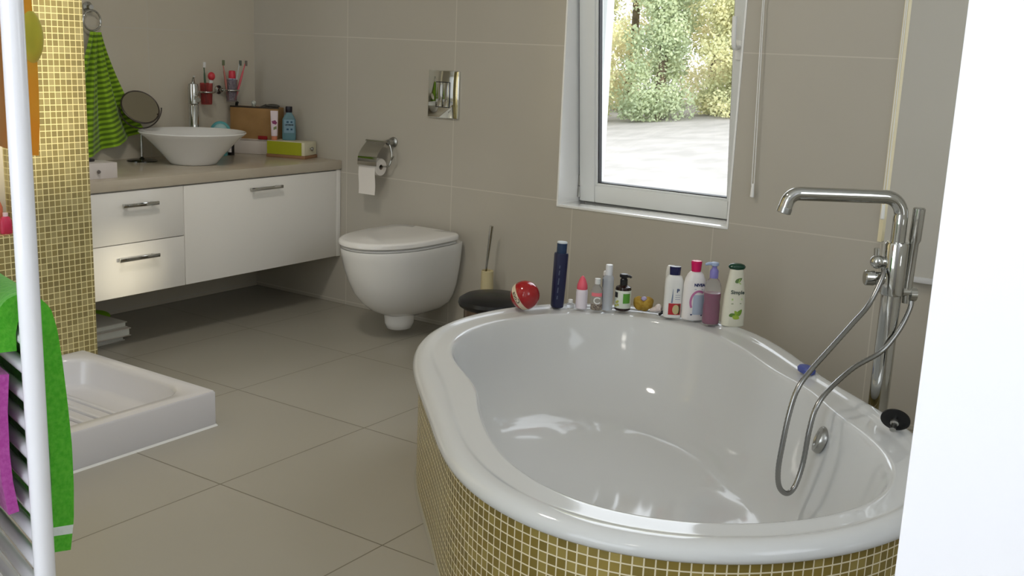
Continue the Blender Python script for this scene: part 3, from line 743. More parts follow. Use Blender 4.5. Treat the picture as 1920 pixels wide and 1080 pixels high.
# --- yellow bath sponge
t = thing('bath_sponge', (2.370, -.470, ZR), 'ochre yellow round sponge holding a lilac bead on the rim', 'sponge', GR, F)
bm = bm_new(); sphere(bm, (0, 0, .027), .034, 36, 24, (1, .75, .80))
for v in bm.verts:
    d = v.co-Vector((0, 0, .027)); v.co += d.normalized()*noise.noise(v.co*60)*.004
    if abs(v.co.x) < .016 and v.co.z > .03: v.co.z -= (.016-abs(v.co.x))*.8
    v.co.z = max(v.co.z, 0)
finish('body', bm, noise_mat('ochre sponge', srgb(158, 122, 36), srgb(176, 146, 60), 90, rough=.8, bump=.4), t, 60)
bm = bm_new(); sphere(bm, (.001, -.012, .044), .010, 18, 12, (1, .8, .8)); finish('bead', bm, C(170, 160, 196, .3), t)
# --- razor
t = thing('razor', (2.424, -.478, ZR), 'small white razor with a black head lying on the rim', 'razor', GR, F)
bm = bm_new(); tube(bm, spline([(-.020, .016, .008), (-.008, .008, .013), (.006, 0, .018), (.016, -.004, .020)], 5), [.005+.005*min(1, i/8) for i in range(16)], 12); sphere(bm, (.006, 0, .022), .012, 16, 12); finish('handle', bm, C(220, 208, 204, .4), t)
bm = bm_new(); box(bm, -.013, .013, -.006, .006, -.004, .004, bev=.002, M=Matrix.Translation((.018, -.010, .0085)) @ Matrix.Rotation(-.7, 4, 'Y')); finish('head', bm, M_blk, t)
# --- white bottle behind
t = thing('white_bottle', (2.452, -.445, ZR), 'plain white bottle half hidden behind the navy capped bottle', 'bottle', GR, F)
sh = Shape([(0, .017, .013), (.003, .019, .015), (.140, .018, .014), (.158, .016, .012), (.163, .012, .009)], 2.6); finish('body', sh.mesh(), C(216, 214, 206, .35), t)
# --- white bottle, navy cap, red picture
t = thing('shampoo_bottle', (2.482, -.480, ZR), 'white bottle with a square navy cap and a red picture on its label', 'bottle', GR, math.radians(32))
sh = Shape([(0, .026, .015), (.003, .030, .018), (.10, .0305, .018), (.125, .029, .017), (.137, .024, .014), (.142, .016, .012)], 2.6)
finish('body', sh.mesh(), C(222, 222, 218, .3), t)
decal('label', patch(sh, -.016, .024, .012, .050), C(178, 40, 46, .4), t)
decal('picture', blob(sh, ell(.008, .030, .011, .016)), C(190, 176, 130, .4), t)
decal('picture_edge', band(sh, [(.018, .014), (.0205, .03), (.018, .048)], .004, .0011), C(60, 64, 36, .5), t)  # dark olive stroke along the picture's side
decal('stripe', band(sh, [(-.006, .052), (-.005, .070), (-.004, .098)], [.005, .004, .001]), C(120, 134, 158, .4), t)
decal('lettering', text_bm('P', .017, lambda x, y: sh.front(x+.012, y+.092, .0011), 0, .0008), C(60, 76, 110, .4), t)
for k in range(3): decal('fine_print', band(sh, [(.004, .078-.007*k), (.020, .078-.007*k)], .0016, .001), C(150, 150, 176, .4), t)
cap([(.0170, .1425), (.0172, .150), (.0185, .168), (.0188, .170), (.001, .1705)], mat('navy cap', srgb(24, 26, 72), .25), t, sy=.72)
# --- white lotion bottle, magenta cap
t = thing('lotion_bottle', (2.545, -.458, ZR), 'rounded white lotion bottle with a magenta cap and blue lettering', 'bottle', GR, math.radians(34))
sh = Shape([(0, .033, .018), (.004, .0375, .021), (.07, .0375, .021), (.115, .0365, .0205), (.135, .033, .019), (.150, .026, .017), (.158, .019, .014), (.160, .014, .012)], 2.3)
finish('body', sh.mesh(), C(228, 224, 222, .28), t)
decal('lettering', text_bm('NIVEA', .0125, lambda x, y: sh.front(x+.012, y+.118, .0011), 0, .0007), C(24, 34, 92, .4), t)
decal('label', patch(sh, -.006, .030, .020, .086, .0004), C(168, 180, 196, .4), t)
arc_ = [(.012+.026*math.cos(math.radians(a)), .062+.036*math.sin(math.radians(a))) for a in range(60, 215, 8)]
decal('pink_arc', band(sh, arc_, .007, .0009), C(186, 112, 156, .4), t)
decal('fine_print', band(sh, [(-.004, .104), (.024, .104)], .002, .0009), C(140, 148, 170, .4), t)
decal('blue_line', band(sh, [(-.012, .020), (.026, .018)], .0045, .0011), C(30, 44, 96, .4), t)
cap([(.0150, .1602), (.0155, .165), (.0172, .185), (.0176, .192), (.015, .1945), (.001, .195)], mat('magenta cap', srgb(206, 20, 92), .25), t)
# --- purple soap pump
t = thing('soap_pump', (2.612, -.468, ZR), 'clear pump bottle half full of purple soap with a lilac pump', 'bottle', GR, F)
cap([(.024, 0), (.027, .003), (.027, .060), (.0255, .074), (.027, .088), (.027, .112), (.025, .128), (.019, .142), (.012, .150), (.0115, .154)], M_clear, t, 'body')
cap([(.0235, .002), (.0262, .005), (.0262, .060), (.0247, .074), (.0262, .088), (.0262, .102), (.001, .1025)], mat('purple liquid soap', srgb(140, 26, 84), .15, coat=.3), t, 'liquid_soap')
M_lil = C(126, 120, 186, .3)
cap([(.0135, .150), (.0138, .172), (.011, .178), (.0075, .182), (.0075, .190)], M_lil, t, 'pump_collar')
bm = bm_new(); lathe(bm, [(.008, .188), (.013, .191), (.0135, .199), (.010, .201)], 24); tube(bm, [(0, 0, .196), (-.020, -.006, .1965), (-.030, -.008, .193)], [.006, .005, .004], 12); finish('pump_head', bm, C(160, 176, 206, .3), t)
# --- tapered shampoo, green cap
t = thing('shampoo_bottle', (2.678, -.446, ZR), 'tapered cream white shampoo bottle with a dark green cap and leaf pictures', 'bottle', GR, math.radians(33))
sh = Shape([(0, .032, .018), (.004, .0365, .021), (.05, .0365, .021), (.10, .0335, .0195), (.15, .026, .016), (.180, .0215, .014), (.186, .0205, .0135)], 2.4)
finish('body', sh.mesh(), C(216, 214, 196, .3), t)
bm = bm_new(); sc_ = Shape([(.1835, .019, .013), (.188, .0255, .0155), (.194, .0275, .0165), (.200, .023, .0135), (.2035, .013, .008)], 2.0); finish('cap', sc_.mesh(), mat('dark green cap', srgb(18, 62, 44), .22), t); bm.free()
decal('leaf_emblem', blob(sh, leaf(.006, .152, .013, .0065, .6)), C(96, 122, 70, .4), t)
decal('leaf_emblem', band(sh, [(.014, .140), (.006, .146), (.010, .156)], .003, .0012), C(168, 200, 110, .4), t)
decal('lettering', text_bm('Simple', .0165, lambda x, y: sh.front(x+.006, y+.113, .0011), 0, .0005), C(64, 78, 72, .4), t)
decal('green_line', band(sh, [(-.012, .090), (.022, .092)], .006, .0009), C(176, 204, 130, .4), t)
decal('fine_print', band(sh, [(-.012, .076), (.020, .078)], .003, .0009), C(140, 150, 120, .4), t)
for (a, b, l, w, r_, c_) in ((-.006, .040, .011, .006, .3, (92, 128, 54)), (.006, .034, .012, .009, -.4, (156, 180, 62)), (.016, .048, .013, .007, 1.0, (108, 146, 48)), (.006, .046, .010, .006, 2.2, (140, 172, 60))):
    decal('leaf_picture', blob(sh, leaf(a, b, l, w, r_), .0009+.0002*w), C(*c_, .4), t)
# --- soap bar and waste plug further round the rim
t = thing('soap_bar', (3.045, -.795, ZR-.001), 'blue soap bar lying on the right rim of the bathtub', 'soap', None, math.radians(-38))
sh = Shape([(0, .024, .014), (.003, .028, .018), (.012, .029, .019), (.018, .025, .015), (.020, .015, .008)], 2.8); finish('bar', sh.mesh(), mat('blue soap', srgb(70, 82, 150), .45), t)
t = thing('waste_plug', (3.372, -1.135, ZR-.001), 'upturned black waste plug with a chrome stem on the bathtub rim', 'plug')
MP = Matrix.Translation((0, .010, .031)) @ (-Vector((.10, -.86, -.50)).normalized()).to_track_quat('Z', 'Y').to_matrix().to_4x4()
bm = bm_new(); lathe(bm, [(.001, .004), (.030, .004), (.0335, .001), (.0335, -.003), (.030, -.004), (.012, -.008), (.001, -.008)], 40, M=MP); finish('disc', bm, mat('dark plug metal', srgb(34, 34, 34), .25, .6), t)
bm = bm_new(); lathe(bm, [(.010, -.008), (.010, -.014), (.0065, -.016), (.0065, -.032), (.0075, -.034), (.001, -.035)], 20, M=MP); finish('stem', bm, M_chromeb, t)

# ================================================================ ON THE VANITY
ZC = .669
GV = 'toiletries around the basin'
# makeup mirror
t = thing('makeup_mirror', (.105, -.730, ZC), 'small round makeup mirror on a chrome stand left of the basin', 'mirror')
bm = bm_new(); lathe(bm, [(.062, 0), (.062, .004), (.055, .007), (.012, .009), (.006, .016), (.004, .020)], 40); finish('foot', bm, mat('dark chrome foot', srgb(80, 80, 78), .15, 1), t)
bm = bm_new(); tube(bm, [(0, 0, .018), (0, 0, .135)], .0045, 14); finish('stem', bm, M_chrome, t)
M_brz = mat('dark bronze frame', srgb(84, 76, 70), .3, .7)
_c = Vector((.78, -.61, .06)); _n = (_c*.76+Vector((.61, .78, 0))*.34+Vector((0, 0, 1))*.56).normalized()
MM = Matrix.Translation((0, 0, .225)) @ _n.to_track_quat('Z', 'Y').to_matrix().to_4x4()
bm = bm_new(); n = 48; tube(bm, [MM @ Vector((.078*math.cos(2*PI*i/n), .078*math.sin(2*PI*i/n), 0)) for i in range(n+1)], .0038, 10, caps=False); finish('mirror_frame', bm, M_brz, t)
bm = bm_new(); lathe(bm, [(.001, -.002), (.076, -.002), (.076, .002), (.001, .002)], 48, M=MM); finish('mirror_glass', bm, mat('dim mirror', srgb(176, 168, 148), .10, 1), t)
bm = bm_new(); tube(bm, [Vector((0, 0, .225))+Vector((math.cos(math.radians(52))*math.cos(a), math.sin(math.radians(52))*math.cos(a), 0))*.084+Vector((0, 0, .088*math.sin(a))) for a in [PI+PI*k/24 for k in range(25)]], .003, 10); finish('yoke', bm, M_brz, t)
# towel ring and towel on the basin wall
tr_ = thing('towel_ring', (0, -.890, 1.290), 'chrome towel ring on the wall left of the basin', 'towel ring')
bm = bm_new(); lathe(bm, [(.022, 0.001), (.022, .008), (.010, .012), (.010, .030)], 24, M=Matrix.Rotation(PI/2, 4, 'Y')); finish('rosette', bm, M_chrome, tr_)
bm = bm_new(); n = 48; tube(bm, [(.030, .040*math.sin(2*PI*i/n), -.052+.040*math.cos(2*PI*i/n)) for i in range(n+1)], .0042, 10, caps=False); finish('ring', bm, M_chrome, tr_)
M_stripe = mat('green striped terry', srgb(110, 150, 30), .95, sheen=.3)
uvn = N(M_stripe, 'ShaderNodeUVMap'); sp = N(M_stripe, 'ShaderNodeSeparateXYZ'); L(M_stripe, uvn.outputs[0], sp.inputs[0])
wv = math_n(M_stripe, 'SINE', math_n(M_stripe, 'MULTIPLY', sp.outputs[1], 2*PI/.0215))
wv = math_n(M_stripe, 'MULTIPLY_ADD', wv, 1.4, .5); wv = math_n(M_stripe, 'MINIMUM', math_n(M_stripe, 'MAXIMUM', wv, 0), 1)
L(M_stripe, mixc(M_stripe, wv, srgb(92, 124, 24), srgb(152, 194, 40)), bsdf(M_stripe).inputs['Base Color'])
def cloth(name, parent, fn, nu, nv, thick, m, smooth=70):
    """fn(u, v) -> point; solid sheet, UV in metres down the sheet"""
    G = [[Vector(fn(i/nu, j/nv)) for i in range(nu+1)] for j in range(nv+1)]
    bm = bm_new(); uvl = bm.loops.layers.uv.new('UVMap')
    nr = [[None]*(nu+1) for _ in range(nv+1)]
    for j in range(nv+1):
        for i in range(nu+1):
            a = G[j][min(i+1, nu)]-G[j][max(i-1, 0)]; b = G[min(j+1, nv)][i]-G[max(j-1, 0)][i]; nr[j][i] = a.cross(b).normalized()
    F_ = [[bm.verts.new(G[j][i]+nr[j][i]*thick/2) for i in range(nu+1)] for j in range(nv+1)]
    B_ = [[bm.verts.new(G[j][i]-nr[j][i]*thick/2) for i in range(nu+1)] for j in range(nv+1)]
    ln = [0]
    for j in range(nv): ln.append(ln[-1]+(G[j+1][nu//2]-G[j][nu//2]).length)
    def face(vs, ij):
        f = bm.faces.new(vs)
        for l, (i, j) in zip(f.loops, ij): l[uvl].uv = (i/nu, ln[j])
    for j in range(nv):
        for i in range(nu):
            q = [(i, j), (i+1, j), (i+1, j+1), (i, j+1)]
            face([F_[b][a] for a, b in q], q); q = q[::-1]; face([B_[b][a] for a, b in q], q)
    for i in range(nu):
        for j in (0, nv): face((F_[j][i], F_[j][i+1], B_[j][i+1], B_[j][i]), ((i, j), (i+1, j), (i+1, j), (i, j)))
    for j in range(nv):
        for i in (0, nu): face((F_[j][i], F_[j+1][i], B_[j+1][i], B_[j][i]), ((i, j), (i, j+1), (i, j+1), (i, j)))
    return finish(name, bm, m, parent, smooth)
def tw(u, v):
    # local: y along the wall, z down from the ring
    yl = -.030-.20*v**1.1; yr = .014+.175*v**1.25+.035*max(0, v-.75)*4*(v-.75)
    y = yl+(yr-yl)*u
    zl, zr = -.52, -.405
    z = -.012+(zl+(zr-zl)*u**1.6)*v
    x = .036+.006*v+(.017*v+.006)*math.sin(u*19+.8*v)+.005*math.sin(u*41)
    return (x, y, z)
tw_o = thing('hand_towel', (0, -.872, 1.205), 'green striped hand towel hanging from the towel ring', 'towel')
cloth('terry_cloth', tw_o, tw, 60, 50, .008, M_stripe)
# wall-mounted tumbler with red contents
def wall_cup(y, z, label, red, n_):
    t = thing('tumbler_holder', (0, y, z), label, 'holder', 'chrome tumbler holders on the basin wall')
    bm = bm_new(); lathe(bm, [(.020, .001), (.020, .008), (.008, .011), (.008, .030)], 24, M=Matrix.Translation((0, -.036, -.005)) @ Matrix.Rotation(PI/2, 4, 'Y')); finish('rosette', bm, M_chrome, t)
    bm = bm_new(); n = 36; tube(bm, [(.052+.034*math.cos(2*PI*i/n), .034*math.sin(2*PI*i/n), -.005) for i in range(n+1)], .0045, 10, caps=False); finish('ring', bm, M_chrome, t)
    bm = bm_new(); tube(bm, [(.026, -.036, -.005), (.034, -.028, -.005)], .005, 10); finish('arm', bm, M_chrome, t)
    return t
h1 = wall_cup(-.335, .955, 'chrome ring holder with a red glass just above the tap', 1, 0)
h2 = wall_cup(-.190, .962, 'chrome ring holder with the toothpaste glass near the corner', 0, 1)
def glass(y, z, r, h, m, label):
    t = thing('tumbler', (.052, y, z), label, 'glass', 'tumblers in the wall holders')
    bm = bm_new(); lathe(bm, [(r*.82, 0), (r*.85, .002), (r, h), (r-.0022, h), (r*.80, .004), (.001, .004)], 30); finish('glass_body', bm, m, t); return t
glass(-.335, .895, .0285, .095, mat('red glass', srgb(214, 120, 116), .1, trans=.8, ior=1.15), 'red tinted glass hanging in the holder beside the tap')
glass(-.190, .905, .0285, .100, mat('pale glass', srgb(205, 196, 200), .05, trans=.85, ior=1.2), 'clear glass holding toothpaste near the corner')
def brush(x, y, z, lean, col, label, hd=None):
    t = thing('toothbrush', (x, y, z), label, 'toothbrush', 'toothbrushes in the glasses')
    top = Vector((lean[0], lean[1], .17))
    bm = bm_new(); tube(bm, [Vector((0, 0, 0)), top*.5, top*.75, top*.8, top], [.0045, .0055, .004, .0025, .003], 10); finish('handle', bm, C(*col), t)
    d = top.normalized(); bm = bm_new(); box(bm, -.005, .006, -.004, .004, -.014, .010, bev=.001, M=Matrix.Translation(top+Vector((.004, 0, 0)))); finish('bristles', bm, C(*(hd or (225, 225, 222))), t)
brush(.050, -.182, .912, (.006, .040), (200, 206, 204), 'white toothbrush leaning right in the glass near the corner', (90, 100, 90))
brush(.062, -.178, .912, (.012, .054), (210, 90, 100), 'pink toothbrush leaning furthest right near the corner', (120, 110, 100))
brush(.048, -.205, .912, (.0, -.030), (190, 120, 110), 'dusky toothbrush leaning left behind the toothpaste tube', (110, 120, 90))
brush(.050, -.335, .902, (.002, -.012), (70, 96, 70), 'dark green toothbrush in the red glass')
# toothpaste tube in the glass
t = thing('toothpaste_tube', (.058, -.190, .912), 'silver and red toothpaste tube standing upside down in the glass', 'toothpaste')
bm = bm_new(); rs = []
for k in range(10):
    q = k/9; w_ = .020; d_ = .003+.011*q
    rs.append([Vector((d_*math.cos(a)*1.0, w_*math.sin(a), .001+.098*q)) for a in [2*PI*i/28 for i in range(28)]])
rings(bm, rs); m_ = noise_mat('silver tube print', srgb(120, 118, 150), srgb(220, 222, 230), 120, rough=.25); finish('tube_body', bm, m_, t)
bm = bm_new(); lathe(bm, [(.0155, .099), (.0165, .104), (.015, .130), (.013, .133), (.001, .134)], 28); finish('cap', bm, C(206, 48, 66, .25), t)
t = thing('cream_tube', (.056, -.322, .902), 'red topped white tube standing in the red glass', 'tube')
bm = bm_new(); tube(bm, [(0, 0, 0), (.002, .006, .07), (.002, .010, .10)], [.008, .009, .009], 14); finish('tube_body', bm, C(214, 220, 214, .25), t)
bm = bm_new(); sphere(bm, (.002, .012, .118), .0165, 20, 14, (1, 1, 1.15)); finish('cap', bm, C(200, 58, 66, .3), t)
# little round teal clock behind the basin
t = thing('bath_toy', (.105, -.305, ZC), 'round teal toy with an orange spot behind the basin', 'toy')
bm = bm_new(); sphere(bm, (0, 0, .108), .046, 32, 22, (.45, 1, 1), Matrix.Rotation(math.radians(-35), 4, 'Z')); lathe(bm, [(.030, 0), (.032, .004), (.018, .05), (.016, .07)], 24); finish('body', bm, C(92, 168, 172, .35), t)
bm = bm_new(); sphere(bm, (.014, -.010, .098), .020, 24, 16, (.5, 1, .9), Matrix.Rotation(math.radians(-35), 4, 'Z')); finish('spot', bm, C(214, 112, 70, .4), t)
bm = bm_new(); sphere(bm, (.010, -.008, .112), .032, 24, 16, (.55, 1, 1), Matrix.Rotation(math.radians(-35), 4, 'Z')); finish('face', bm, C(160, 196, 196, .4), t)
# small black and white bottle on the worktop right of the basin
t = thing('small_bottle', (.125, -.262, ZC), 'small black bottle with a white label between basin and white box', 'bottle')
cap([(.014, 0), (.015, .002), (.015, .058), (.010, .066), (.010, .085), (.001, .086)], C(20, 18, 20, .3), t, 'body'); cap([(.0153, .014), (.0153, .042)], C(206, 196, 192, .4), t, 'label', c=(-.0008, -.0008))
# boxes in the corner
def open_box(name, c, rz, sx, sy, sz, mats, label, cat, grp=None):
    t = thing(name, c, label, cat, grp, rz)
    return t
rzb = math.radians(27)
t = thing('storage_box', (.110, -.130, ZC), 'low white box under the brown cardboard box in the corner', 'box', 'boxes on the worktop', rzb)
bm = bm_new(); box(bm, -.100, .100, -.030, .045, 0, .062, bev=.002); finish('carton', bm, C(206, 196, 186, .6), t)
bm = bm_new(); box(bm, -.102, .102, -.032, .047, .0625, .070, bev=.002); finish('box_lid', bm, C(186, 172, 160, .6), t)
t = thing('cardboard_box', (.128, -.105, ZC+.0702), 'brown cardboard box of toiletries standing on the white box', 'box', 'boxes on the worktop', rzb)
M_brn = noise_mat('brown cardboard', srgb(150, 114, 68), srgb(162, 124, 76), 14, rough=.75)
bm = bm_new(); a, b, h, w = .115, .038, .145, .004
box(bm, -a, a, -b, -b+w, 0, h); box(bm, -a, a, b-w, b, 0, h); box(bm, -a, -a+w, -b+w, b-w, 0, h); box(bm, a-w, a, -b+w, b-w, 0, h); box(bm, -a+w, a-w, -b+w, b-w, 0, w)
finish('carton', bm, M_brn, t)
bm = bm_new(); box(bm, -a-.001, a+.001, -b-.001, -b+w+.001, h-.004, h+.003, bev=.001); finish('dark_edge', bm, C(50, 42, 30, .6), t)
t2 = thing('red_cloth', (.185, -.116, ZC+.0703), 'small red cloth tag at the foot of the brown box', 'cloth')
bm = bm_new(); box(bm, -.030, .014, -.006, .0, 0, .016, bev=.002, M=Matrix.Rotation(rzb, 4, 'Z')); finish('fabric', bm, C(150, 30, 30, .8), t2)
t2.location = (.196, -.1235, ZC+.0703)
# things sticking out of the brown box
t = thing('hair_brush', (.17, -.085, ZC+.0745), 'dark hair brush lying across the top of the brown box', 'brush', None, rzb)
bm = bm_new(); sphere(bm, (.03, 0, .148), .028, 24, 14, (1.2, .55, .34)); tube(bm, [(.0, 0, .148), (-.05, 0, .13)], [.008, .006], 12); finish('brush_body', bm, C(70, 66, 58, .4), t)
t = thing('small_tube', (.118, -.128, ZC+.0745), 'clear capped tube poking out of the brown box', 'tube')
bm = bm_new(); tube(bm, [(0, .012, .0), (.0, .012, .150)], [.009, .009], 14); finish('tube_body', bm, C(150, 150, 134, .4), t)
bm = bm_new(); sphere(bm, (.0, .012, .158), .011, 16, 12); finish('cap', bm, C(196, 200, 190, .3), t)
t = thing('black_comb', (.040, -.158, ZC+.0745), 'black comb end at the left corner of the brown box', 'comb')
bm = bm_new(); tube(bm, [(0.004, .012, .0), (0, .008, .148), (.006, .006, .158)], [.006, .007, .008], 12); finish('comb_body', bm, C(26, 24, 22, .4), t)
# cream box with green side
rzc = math.radians(17)
t = thing('drawer_box', (.335, -.085, ZC), 'cream drawer box with a green side on a brown base at the wall', 'box', 'boxes on the worktop', rzc)
M_cream = C(218, 212, 184, .5)
bm = bm_new(); box(bm, -.098, .098, -.062, .058, 0, .014, bev=.001); finish('base', bm, C(150, 112, 80, .6), t)
bm = bm_new(); box(bm, -.095, .095, -.059, .055, .0142, .074, bev=.0015); finish('carton', bm, M_cream, t)
bm = bm_new(); box(bm, -.0955, .080, -.0598, -.0592, .015, .073); finish('green_side', bm, C(168, 172, 34, .5), t)
bm = bm_new(); lathe(bm, [(.004, 0), (.004, .006), (.009, .009), (.008, .014), (.001, .016)], 20, M=Matrix.Translation((.0952, -.004, .044)) @ Matrix.Rotation(PI/2, 4, 'Y')); finish('knob', bm, M_chromeb, t)
# mouthwash
t = thing('mouthwash_bottle', (.300, -.070, ZC+.0742), 'clear mouthwash bottle with black cap and turquoise liquid on the cream box', 'bottle', GV, math.radians(48))
sh = Shape([(0, .028, .017), (.003, .031, .019), (.06, .031, .019), (.095, .030, .018), (.112, .020, .014), (.122, .0135, .0135), (.126, .0135, .0135)], 2.8)
finish('body', sh.mesh(), mat('pale blue clear plastic', srgb(150, 190, 200), .1, trans=.6, ior=1.2), t)
s2 = Shape([(.001, .0275, .0165), (.004, .030, .018), (.030, .030, .018)], 2.8); finish('liquid', s2.mesh(), mat('turquoise liquid', srgb(20, 150, 165), .1), t)
decal('label', patch(sh, -.024, .024, .034, .094), C(120, 150, 166, .4), t)
decal('lettering', text_bm('LISTERINE', .0085, lambda x, y: sh.front(x, y+.070, .0012), 0, .0006), C(20, 40, 50, .4), t)
for z_ in (.050, .083): decal('print', band(sh, [(-.012, z_), (-.002, z_)], .008, .001), C(24, 70, 96, .4), t); 
for z_ in (.050, .083): decal('print', band(sh, [(.006, z_), (.015, z_)], .008, .001), C(24, 70, 96, .4), t)
cap([(.0145, .126), (.0155, .128), (.0155, .150), (.0145, .153), (.001, .1535)], C(24, 16, 28, .3), t)
# cream tube
t = thing('face_cream_tube', (.262, -.125, ZC+.0742), 'white and magenta cream tube standing on its orange cap', 'tube', GV, math.radians(48))
sh = Shape([(.018, .014, .012), (.06, .0155, .009), (.125, .017, .002), (.132, .017, .0015)], 2.0)
finish('tube_body', sh.mesh(), C(222, 206, 210, .35), t)
decal('print', blob(sh, [(-.012, .085), (.004, .090), (.013, .078), (.006, .070), (-.008, .074)]), C(130, 40, 92, .4), t)
decal('print', blob(sh, [(-.004, .045), (.010, .050), (.010, .064), (-.004, .058)]), C(120, 130, 80, .4), t)
cap([(.0125, 0), (.013, .002), (.0125, .017), (.001, .0175)], C(210, 130, 96, .4), t)
# small knob box at the left end of the worktop
t = thing('small_drawer_box', (.455, -1.215, ZC), 'small white box with a dark knob at the left end of the worktop', 'box', 'boxes on the worktop', math.radians(-4))
bm = bm_new(); box(bm, -.05, .05, -.09, .075, 0, .058, bev=.002); finish('carton', bm, C(216, 208, 204, .5), t)
bm = bm_new(); lathe(bm, [(.003, 0), (.003, .004), (.007, .007), (.006, .011), (.001, .012)], 18, M=Matrix.Translation((.0502, -.005, .028)) @ Matrix.Rotation(PI/2, 4, 'Y')); finish('knob', bm, C(110, 104, 100, .4), t)
t = thing('dark_pouch', (.415, -1.255, ZC+.0585), 'dark flat case lying on the small white box by the column', 'case')
bm = bm_new(); box(bm, -.04, .035, -.055, .06, 0, .010, bev=.003); finish('case_body', bm, C(46, 42, 44, .5), t)
# under the vanity: books and a green ball
def book(x, y, z, sx, sy, sz, rz, label):
    t = thing('bathroom_scale' if 'scale' in label else 'book', (x, y, z), label, 'book', 'pale books under the vanity', rz)
    bm = bm_new(); box(bm, -sx/2, sx/2, -sy/2, sy/2, 0, .003, bev=.0008); box(bm, -sx/2, sx/2, -sy/2, sy/2, sz-.003, sz, bev=.0008); box(bm, -sx/2, sx/2, -sy/2, -sy/2+.003, .003, sz-.003); finish('cover', bm, C(196+int(sz*400), 200, 190, .6), t)
    bm = bm_new(); box(bm, -sx/2+.004, sx/2-.006, -sy/2+.004, sy/2-.005, .0032, sz-.0032); finish('pages', bm, C(222, 222, 212, .8), t)
book(.265, -1.200, 0, .24, .30, .022, math.radians(2), 'pale book at the bottom of the stack under the vanity')
book(.275, -1.190, .0222, .25, .32, .032, math.radians(-2), 'thick pale book in the middle of the stack under the vanity')
book(.270, -1.195, .0545, .24, .31, .022, math.radians(1), 'pale book on top of the stack under the vanity')
t = thing('green_slipper', (.085, -.985, 0), 'bright green rubber shoe behind the books under the vanity', 'shoe', None, math.radians(70))
bm = bm_new(); sphere(bm, (0, 0, .030), .030, 24, 16, (2.4, 1.3, 1.0))
for v in bm.verts: v.co.z = max(v.co.z, 0); v.co.y *= 1-.25*(v.co.x > 0)*v.co.x/.07
finish('shoe_body', bm, C(120, 170, 20, .5), t); t.location.z = 0
# pink bottle on the ledge in the mosaic wall
GL = 'bottles on the mosaic ledge'
for k, (y, z0, lab_, c_) in enumerate(((-1.697, .548, 'red bottle on the ledge of the mosaic wall at the left edge', (196, 50, 84)), (-1.702, .548, 'salmon bottle behind the red one on the mosaic ledge', (214, 120, 96)))):
    t = thing('shower_gel_bottle', (.690 if k == 0 else .640, y, z0), lab_, 'bottle', GL, math.radians(80))
    sh = Shape([(0, .030, .018), (.004, .034, .021), (.10, .034, .021), (.13, .022, .014), (.135, .013, .012)], 2.4); t.scale = (.55, .55, .42) if k == 0 else (.7, .7, .8)
    finish('body', sh.mesh(), C(*c_, .3), t)
    cap([(.0145, .135), (.015, .162), (.001, .164)], C(214, 150, 130, .3) if k else C(230, 200, 206, .3), t)

# ================================================================ TOWEL RADIATOR
ra = thing('towel_radiator', RP, 'tall white towel radiator at the left edge of the frame', 'radiator')
def rp(s, n, z): return RD*s+RN*n+Vector((0, 0, z))
M_rad = mat('white radiator enamel', srgb(232, 232, 238), .22, coat=.4)
bm = bm_new(); tube(bm, [rp(0, 0, .16), rp(0, 0, .17), rp(0, 0, 1.66), rp(0, 0, 1.67)], [.009, .0137, .0137, .009], 30); finish('upright', bm, M_rad, ra)
bm = bm_new(); tube(bm, [rp(.56, 0, .16), rp(.56, 0, .17), rp(.56, 0, 1.66), rp(.56, 0, 1.67)], [.009, .0137, .0137, .009], 24); finish('upright', bm, M_rad, ra)
for z in [.20+.04*k for k in range(16)]+[1.30+.04*k for k in range(8)]:
    bm = bm_new(); tube(bm, [rp(.0, 0, z), rp(.56, 0, z)], .009, 14); finish('rail', bm, M_rad, ra)
for s_ in (.0, .56):
    for z_ in (.3, 1.5):
        bm = bm_new(); tube(bm, [rp(s_, -.015, z_), rp(s_, -.099, z_)], .009, 12); finish('bracket', bm, M_rad, ra)
# towels on it
def hung(name, label, prof, s0, s1, th, m, wave=.006, nu=30, grp=None):
    t = thing(name, RP+RD*(s0+s1)/2, label, 'towel', grp)
    def fn(u, v):
        s = s0+(s1-s0)*u-(s0+s1)/2
        f = v*(len(prof)-1); i = min(int(f), len(prof)-2); a = f-i
        n_ = prof[i][0]*(1-a)+prof[i+1][0]*a; z_ = prof[i][1]*(1-a)+prof[i+1][1]*a
        n_ += wave*math.sin(u*22+3*v)*min(1, abs(n_)*18)
        return RD*s+RN*n_+Vector((0, 0, z_))
    cloth('terry_cloth', t, fn, nu, 60, th, m); return t, fn
M_grn = noise_mat('bright green terry', srgb(62, 158, 22), srgb(84, 172, 40), 160, rough=.95, bump=.5, sheen=.2)
M_mag = noise_mat('magenta terry', srgb(170, 60, 150), srgb(186, 84, 168), 160, rough=.95, bump=.5, sheen=.2)
M_org = noise_mat('orange terry', srgb(214, 130, 20), srgb(204, 150, 40), 10, rough=.95, bump=.3, sheen=.2)
M_yel = noise_mat('yellow green terry', srgb(190, 160, 46), srgb(172, 164, 50), 18, rough=.95, sheen=.2)
_pr = [(-.0255, .785), (-.0255, .810), (-.021, .830), (-.010, .843), (.0, .846), (.010, .843), (.021, .830), (.0265, .805), (.031, .76), (.035, .70), (.038, .64), (.038, .58), (.036, .53), (.030, .487)]
_len = sum(math.hypot(a[0]-b[0], a[1]-b[1]) for a, b in zip(_pr[:-1], _pr[1:]))
M_gst = noise_mat('green terry with white stripe', srgb(62, 158, 22), srgb(84, 172, 40), 160, rough=.95, bump=.5, sheen=.2)
_src = bsdf(M_gst).inputs['Base Color'].links[0].from_socket
_uv = N(M_gst, 'ShaderNodeUVMap'); _sp = N(M_gst, 'ShaderNodeSeparateXYZ'); L(M_gst, _uv.outputs[0], _sp.inputs[0])
